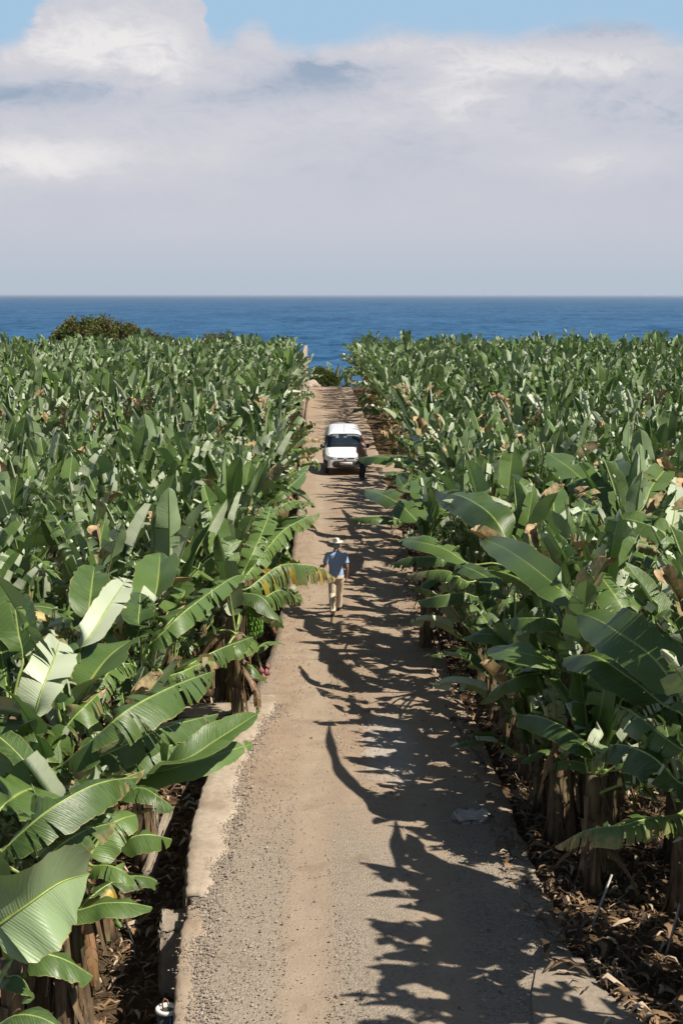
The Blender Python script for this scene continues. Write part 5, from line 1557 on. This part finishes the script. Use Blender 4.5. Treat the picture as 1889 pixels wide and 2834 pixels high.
J1 = dict(hipL=(-.085, 0, .90), kneeL=(-.095, -.02, .49), ankleL=(-.075, -.26, .10), toeL=(-.08, -.10, .035),
          hipR=(.085, 0, .90), kneeR=(.075, .17, .51), ankleR=(.06, .30, .115), toeR=(.065, .45, .065),
          shL=(-.195, -.01, 1.40), elL=(-.27, -.03, 1.14), wrL=(-.33, .20, 1.09), handL=((-.3, 1, .1), (.6, .1, -.8), 1, .5),
          shR=(.195, -.01, 1.40), elR=(.25, -.03, 1.13), wrR=(.245, .05, .89), handR=((-.03, .12, -1), (-1, .2, 0), 1, .75))
f1 = at(930, 1700, 0)
person((f1.x, f1.y - .0, 0), R(-1), J1, (M_SKIN, M_HAIR, M_POLO, M_KHAKI, M_SHOE), 'person walking away in straw hat, light blue polo shirt and khaki trousers', hat=True, s=.985, head_turn=R(18))
J2 = dict(hipL=(-.085, 0, .90), kneeL=(-.10, .02, .49), ankleL=(-.10, -.01, .09), toeL=(-.12, .15, .035),
          hipR=(.085, 0, .90), kneeR=(.10, .03, .49), ankleR=(.10, 0, .09), toeR=(.13, .16, .035),
          shL=(-.195, -.01, 1.40), elL=(-.27, -.08, 1.14), wrL=(-.2, .10, .98), handL=((.3, .5, -.5), (.8, -.3, 0), -1, .5),
          shR=(.195, -.01, 1.40), elR=(.27, -.06, 1.13), wrR=(.21, .09, .97), handR=((-.25, .5, -.6), (-1, -.2, 0), 1, .4))
f2 = at(1001, 1327, 0)
person((f2.x, f2.y, 0), R(-125), J2, (M_SKIN2, M_HAIR2, M_CHECK, M_NAVY, M_SHOE), 'person standing before the van in brown checked shirt and dark trousers', belly=.045, s=.99, bald=True, head_turn=R(10))

# ------------------------------------------------------------------ van
M_PAINT = simple('white_paint', (0.74, 0.74, 0.74), 0.25, 0.02, 3, coat=.5)
M_BLACKP = simple('black_plastic', (0.028, 0.034, 0.036), 0.55, 0.2, 20)
M_TYRE = simple('tyre_rubber', (0.02, 0.02, 0.02), 0.85, 0.3, 20)
M_RIM = simple('wheel_steel', (0.30, 0.30, 0.31), 0.4, metal=.6)
M_CABIN = simple('cabin_dark', (0.018, 0.024, 0.035), 0.6, 0.3, 4)
M_VISOR = simple('visor', (0.34, 0.33, 0.29), 0.8)
M_LAMP = simple('lamp_glass', (0.42, 0.45, 0.47), 0.12, 0.4, 40, spec=.8)
M_ORANGE = simple('indicator', (0.5, 0.30, 0.12), 0.3)
M_PLATE = simple('plate', (0.62, 0.60, 0.58), 0.5)
M_RED = simple('plate_red', (0.42, 0.06, 0.05), 0.6)
M_PGREY = simple('plate_grey', (0.10, 0.12, 0.16), 0.6)
M_SLOT = simple('slot_dark', (0.10, 0.035, 0.035), 0.6)  # dark reddish tone of the grille slot bars
def glass_mat():
    m, nt, out = new_mat('van_glass')
    g_ = nt.n('ShaderNodeBsdfGlossy'); g_.inputs['Roughness'].default_value = .05; nt.put(g_.inputs[0], (.8, .9, 1, 1))
    t = nt.n('ShaderNodeBsdfTransparent'); nt.put(t.inputs[0], (.62, .70, .74, 1))
    f = nt.n('ShaderNodeFresnel'); f.inputs[0].default_value = 1.5
    mx = nt.n('ShaderNodeMixShader'); nt.put(mx.inputs[0], nt.m('MULTIPLY', f.outputs[0], .8)); nt.put(mx.inputs[1], t.outputs[0]); nt.put(mx.inputs[2], g_.outputs[0])
    nt.put(out.inputs[0], mx.outputs[0]); return m
M_GLASS = glass_mat()
vp = at(957, 1313, 0)
VAN = empty('white_van', (vp.x, 57.15, -.01), R(1.5), label='small white panel van parked on the dirt road facing the camera', category='van')
ZT = [(0, .66), (.03, .76), (.12, .84), (.3, .89), (.6, .95), (.95, 1.015), (1.03, 1.04), (1.1, 1.085), (1.72, 1.51), (1.82, 1.56), (2.0, 1.62), (2.3, 1.69), (2.8, 1.76), (3.3, 1.79), (3.75, 1.775), (3.98, 1.70), (4.07, 1.5), (4.1, 1.2)]
def zt(y): return float(np.interp(y, [a for a, _ in ZT], [b for _, b in ZT]))
def wd(y):
    f = .60 + .255 * math.sqrt(max(0, 1 - (1 - min(y / .55, 1)) ** 2))
    r = 1 - .05 * smooth(3.7, 4.1, y)
    return f * r
ZC = .58
def surf(y, phi, off=0.0):
    def S(y, phi):
        e_ = .30
        c, s_ = math.cos(phi), math.sin(phi)
        H = zt(y) - ZC
        z = ZC + H * abs(s_) ** e_
        # flat-topped: blend towards a box on the low nose
        x = wd(y) * math.copysign(abs(c) ** e_, c)
        x *= 1 - .20 * min(1, max(0, (z - .93) / .85)) ** 1.1
        return Vector((x, y, z))
    p = S(y, phi)
    if off:
        a = S(y, phi + .01) - S(y, phi - .01); b = S(min(4.1, y + .01), phi) - S(max(0, y - .01), phi)
        n_ = a.cross(b); n_ = n_.normalized() if n_.length > 0 else Vector((0, 0, 1))
        if n_.dot(Vector((p.x, 0, p.z - .5))) < 0: n_ = -n_
        p = p + n_ * off
    return p
def phi_x(y, xf):      # angle whose |x|/W is xf on the upper branch
    return math.acos(max(-1, min(1, math.copysign(abs(xf) ** (1 / .30), xf))))
def phi_z(y, z):
    q = min(1, max(0, (z - ZC) / (zt(y) - ZC))); return math.asin(q ** (1 / .30))
ysv = [0, .01, .03, .07, .12, .2, .3, .45, .6, .8, .95, 1.03, 1.1, 1.25, 1.4, 1.55, 1.72, 1.77, 1.82, 1.9, 2, 2.15, 2.3, 2.5, 2.8, 3.1, 3.3, 3.5, 3.75, 3.88, 3.98, 4.04, 4.07, 4.1]
V, F = [], []
ph_list = [phi_z(2, ZC + (zt(2) - ZC) * q) for q in (0, .15, .3, .45, .6, .72, .82, .9, .95)] + [phi_x(2, q) for q in (.86, .78, .65, .5, .3, .1)]
ph_list = sorted(set(ph_list)); ph_list = ph_list + [PI - q for q in reversed(ph_list)]
for y in ysv:
    ring = [Vector((wd(y) * .985, y, .30)), Vector((wd(y), y, .42))] + [surf(y, q) for q in ph_list] + [Vector((-wd(y), y, .42)), Vector((-wd(y) * .985, y, .30))]
    V += ring
nr2 = len(ph_list) + 4
for j in range(len(ysv) - 1):
    for i in range(nr2): F.append((j * nr2 + i, (j + 1) * nr2 + i, (j + 1) * nr2 + (i + 1) % nr2, j * nr2 + (i + 1) % nr2))
F.append(tuple(range(nr2))); F.append(tuple((len(ysv) - 1) * nr2 + i for i in reversed(range(nr2))))
body = obj('body', V, F, M_PAINT, VAN)
def panel(name, ys_, fphi, n_, off, mat, parent, thick=0):
    V = []
    for y in ys_:
        a, b = fphi(y)
        for i in range(n_ + 1):
            # spacing even in x on the upper branch
            V.append(surf(y, a + (b - a) * i / n_, off))
    F = [(j * (n_ + 1) + i, j * (n_ + 1) + i + 1, (j + 1) * (n_ + 1) + i + 1, (j + 1) * (n_ + 1) + i) for j in range(len(ys_) - 1) for i in range(n_)]
    return obj(name, V, F, mat, parent)
wy = [1.07 + .065 * i for i in range(11)]
def top_panel(name, ys_, xf0, xf1, off, mat, parent, n_=20):
    V = []
    for y in ys_:
        a0 = xf0(y) if callable(xf0) else xf0; a1 = xf1(y) if callable(xf1) else xf1
        for i in range(n_ + 1): V.append(surf(y, phi_x(y, a0 + (a1 - a0) * i / n_), off))
    F = [(j * (n_ + 1) + i, j * (n_ + 1) + i + 1, (j + 1) * (n_ + 1) + i + 1, (j + 1) * (n_ + 1) + i) for j in range(len(ys_) - 1) for i in range(n_)]
    return obj(name, V, F, mat, parent)
ws = top_panel('windscreen', wy, -.885, .885, .03, M_GLASS, VAN)
top_panel('windscreen_seal', [1.05 + .07 * i for i in range(11)], -.90, .90, .007, M_BLACKP, ws)
top_panel('cabin', wy, -.86, .86, .012, M_CABIN, ws)
top_panel('sun_visor', [1.60, 1.64, 1.69], -.80, -.32, .017, M_VISOR, ws, 8)
top_panel('sun_visor', [1.60, 1.64, 1.68], .12, .80, .017, M_VISOR, ws, 8)
top_panel('headrest', [1.50, 1.55, 1.60], -.48, -.32, .016, M_VISOR, ws, 4)
top_panel('rear_mirror', [1.52, 1.55, 1.59], -.06, .12, .019, M_VISOR, ws, 4)
for x0, x1 in ((-.7, -.02), (-.05, .62)):
    obj('wiper', *tube([surf(1.10, phi_x(1.1, x0), .045), surf(1.13, phi_x(1.1, (x0 + x1) / 2), .045), surf(1.2, phi_x(1.1, x1), .04)], .008, 6), M_BLACKP, ws)
for sgn in (-1, 1):
    # side windows of the doors and rear quarter
    for (ya, yb2, z0_, z1_) in ((1.35, 2.15, 1.08, 1.46),):
        V = []
        for i in range(9):
            y = ya + (yb2 - ya) * i / 8
            zt_ = min(z1_, zt(y) - .09)
            for k in range(5):
                z = z0_ + (zt_ - z0_) * k / 4
                q = surf(y, phi_z(y, z), .006); V.append(Vector((q.x * sgn, q.y, q.z)))
        F = [(i * 5 + k, i * 5 + k + 1, (i + 1) * 5 + k + 1, (i + 1) * 5 + k) for i in range(8) for k in range(4)]
        dr = obj('door_window', V, F, M_CABIN, VAN)
    # mirrors
    c = Vector((sgn * .93, 1.32, 1.06))
    Vm, Fm = boxg(c.x, c.y, c.z, .17, .10, .19, bev=.035)
    arm = tube([(sgn * .80, 1.36, 1.0), (sgn * .88, 1.34, 1.02)], .025, 8)
    mo = obj('wing_mirror', *join((Vm, Fm), arm), M_BLACKP, VAN)
    obj('mirror_glass', *boxg(c.x, c.y + .052, c.z, .13, .005, .15), M_LAMP, mo)
    # door handle, side rub strip
    obj('door_handle', *boxg(sgn * (wd(2.1) + .012), 2.08, .98, .03, .16, .035, bev=.008), M_BLACKP, VAN)
    obj('side_moulding', *boxg(sgn * (wd(2.5) + .006), 2.5, .62, .03, 2.1, .10, bev=.01), M_BLACKP, VAN)
    # wheels
    for yw in (.72, 3.38):
        x = sgn * .755
        seg = 28; prof = [(.17, -.08), (.26, -.085), (.292, -.06), (.298, 0), (.292, .06), (.26, .085), (.17, .08)]
        V = []
        for r_, o_ in prof:
            for k in range(seg): a = 2 * PI * k / seg; V.append((x + o_, yw + math.cos(a) * r_, .30 + math.sin(a) * r_))
        F = [(i * seg + k, i * seg + (k + 1) % seg, (i + 1) * seg + (k + 1) % seg, (i + 1) * seg + k) for i in range(len(prof) - 1) for k in range(seg)]
        wh = obj('wheel', V, F, M_TYRE, VAN)
        V = []; prof = [(.0, .05), (.06, .06), (.10, .045), (.15, .05), (.172, .075)]
        for r_, o_ in prof:
            for k in range(seg): a = 2 * PI * k / seg; V.append((x + sgn * o_, yw + math.cos(a) * r_, .30 + math.sin(a) * r_))
        obj('wheel_rim', V, [(i * seg + k, i * seg + (k + 1) % seg, (i + 1) * seg + (k + 1) % seg, (i + 1) * seg + k) for i in range(4) for k in range(seg)], M_RIM, wh)
        # arch: dark disc recess round the tyre
        V = []
        for r_, o_ in [(.30, wd(yw) + .001 - .0), (.365, wd(yw) + .012)]:
            for k in range(21): a = PI * k / 20; V.append((sgn * o_, yw + math.cos(a) * r_, .30 + math.sin(a) * r_))
        obj('wheel_arch', V, [(k, k + 1, 22 + k, 21 + k) for k in range(20)], M_BLACKP, VAN)
    # headlight: wraps round the corner of the nose
    V = []
    for i in range(9):
        t = i / 8
        for k in range(5):
            z = .655 + .125 * k / 4 * (1 - .25 * (1 - t))
            xx = .40 + .38 * t
            yq = .0
            for _ in range(60):
                if wd(yq) * (1 - 0) >= xx + .02: break
                yq += .006
            while zt(yq) - .01 < z and yq < .4: yq += .006
            V.append(Vector((sgn * xx, yq - .018, z)))
    F = [(i * 5 + k, i * 5 + k + 1, (i + 1) * 5 + k + 1, (i + 1) * 5 + k) for i in range(8) for k in range(4)]
    hl = obj('headlight', V, F, M_LAMP, VAN)
    obj('reflector', *ellipsoid((sgn * .56, -.004, .715), (.055, .018, .045), 14, 8), M_RIM, hl)
    # grille slot
    gr = obj('grille', *boxg(sgn * .215, -.006, .705, .28, .03, .028, bev=.006), M_SLOT, VAN)
    # chevron badge arms
# nose panel: white skin between lamps, slightly proud, with the double chevron
def chev(z):
    V = []
    for sx in (-1, 0, 1):
        zz = z - abs(sx) * .035
        for (dy, dz) in ((-.030, -.008), (-.030, .008), (-.012, .008), (-.012, -.008)): V.append((sx * .055, dy - .002, zz + dz))
    F = [(i * 4 + k, i * 4 + (k + 1) % 4, (i + 1) * 4 + (k + 1) % 4, (i + 1) * 4 + k) for i in range(2) for k in range(4)] + [(0, 1, 2, 3), (11, 10, 9, 8)]
    return V, F
obj('chevron_badge', *join(chev(.735), chev(.705)), M_PGREY, VAN)
# bumper follows the plan of the nose
def bump_path(off, z, y_off=0):
    pts_ = []
    for i in range(33):
        a = PI * i / 32
        x = math.cos(a) * (.865 + off); y = .50 - math.sin(a) ** .55 * (.52 + off) + y_off
        pts_.append((x, y, z))
    return pts_
V = []
rows_ = [(0.0, .30), (.035, .34), (.045, .42), (.045, .52), (.03, .585), (0.0, .605), (-.05, .605)]
for off_b, z in rows_: V += bump_path(off_b, z)
F = [(j * 33 + i, j * 33 + i + 1, (j + 1) * 33 + i + 1, (j + 1) * 33 + i) for j in range(len(rows_) - 1) for i in range(32)]
bo = obj('bumper', V, F, M_BLACKP, VAN)
obj('air_intake', *boxg(0, -.068, .375, .9, .02, .07, bev=.01), M_TYRE, bo)
for sgn in (-1, 1): obj('fog_lamp', *ellipsoid((sgn * .62, -.035, .36), (.05, .025, .035), 12, 8), M_LAMP, bo)
pl = obj('number_plate', *boxg(0, -.078, .487, .50, .014, .115, bev=.004), M_PLATE, bo)
def text_mesh(name, s, x, z, size, mat, parent, y=-.087):
    cu = bpy.data.curves.new(name, 'FONT'); cu.body = s; cu.size = size; cu.align_x = 'CENTER'; cu.align_y = 'CENTER'; cu.extrude = .0012
    t = bpy.data.objects.new(name, cu); COL.objects.link(t)
    dg = bpy.context.evaluated_depsgraph_get(); dg.update()
    me = bpy.data.meshes.new_from_object(t.evaluated_get(dg)); bpy.data.objects.remove(t)
    me.materials.clear(); me.materials.append(mat)
    o = bpy.data.objects.new(name, me); COL.objects.link(o); o.parent = parent; o.location = (x, y, z); o.rotation_euler = (R(90), 0, 0)
    return o
text_mesh('plate_number', 'TF 6667', -.065, .487, .098, M_RED, pl)
text_mesh('plate_letters', 'BV', .18, .487, .098, M_PGREY, pl)
seam = ([], [])
for sx in (-1, 1):
    seam = join(seam, tube([surf(y, phi_x(y, sx * .86), .004) for y in (.14, .3, .5, .7, .9, 1.02)], .006, 5))
seam = join(seam, tube([surf(1.035, phi_x(1.035, x / 10), .004) for x in range(-8, 9)], .007, 5))
obj('bonnet_gap', *seam, M_TYRE, VAN)
for sx in (-1, 1):
    sm_ = ([], [])
    for y in (1.12, 2.22):
        sm_ = join(sm_, tube([Vector((sx * surf(y, phi_z(y, z), .003).x, y, z)) if z > .6 else Vector((sx * (wd(y) + .003), y, z)) for z in (.36, .5, .7, .9, 1.0, min(1.35, zt(y) - .1))], .006, 5))
    obj('door_gap', *sm_, M_TYRE, VAN)
obj('antenna', *tube([(0.0, 1.95, zt(1.95) - .01), (0.0, 2.2, zt(1.95) + .28)], .005, 6), M_BLACKP, VAN)
obj('antenna_base', *boxg(0.0, 1.95, zt(1.95) + .008, .035, .05, .03, bev=.006), M_BLACKP, VAN)
for sgn in (-1, 1): obj('tail_light', *boxg(sgn * .76, 4.06, 1.0, .08, .06, .35, bev=.01), M_RED, VAN)
obj('rear_bumper', *boxg(0, 4.10, .42, 1.6, .1, .2, bev=.03), M_BLACKP, VAN)

# ------------------------------------------------------------------ sea air
def haze():
    m, nt, out = new_mat('haze')
    v = nt.n('ShaderNodeVolumePrincipled')
    v.inputs['Color'].default_value = (0.80, 0.88, 1.0, 1)
    v.inputs['Density'].default_value = 0.000045
    v.inputs['Anisotropy'].default_value = 0.3
    nt.put(out.inputs['Volume'], v.outputs[0])
    x0, x1, y0, y1, z0, z1 = -90000, 90000, -400, 90000, -18.5, 9.5
    V = [(x, y, z) for x in (x0, x1) for y in (y0, y1) for z in (z0, z1)]
    F = [(0, 1, 3, 2), (4, 6, 7, 5), (0, 4, 5, 1), (2, 3, 7, 6), (0, 2, 6, 4), (1, 5, 7, 3)]
    o = obj('haze', V, F, m, smooth=False); tag(o, kind='stuff')
haze()
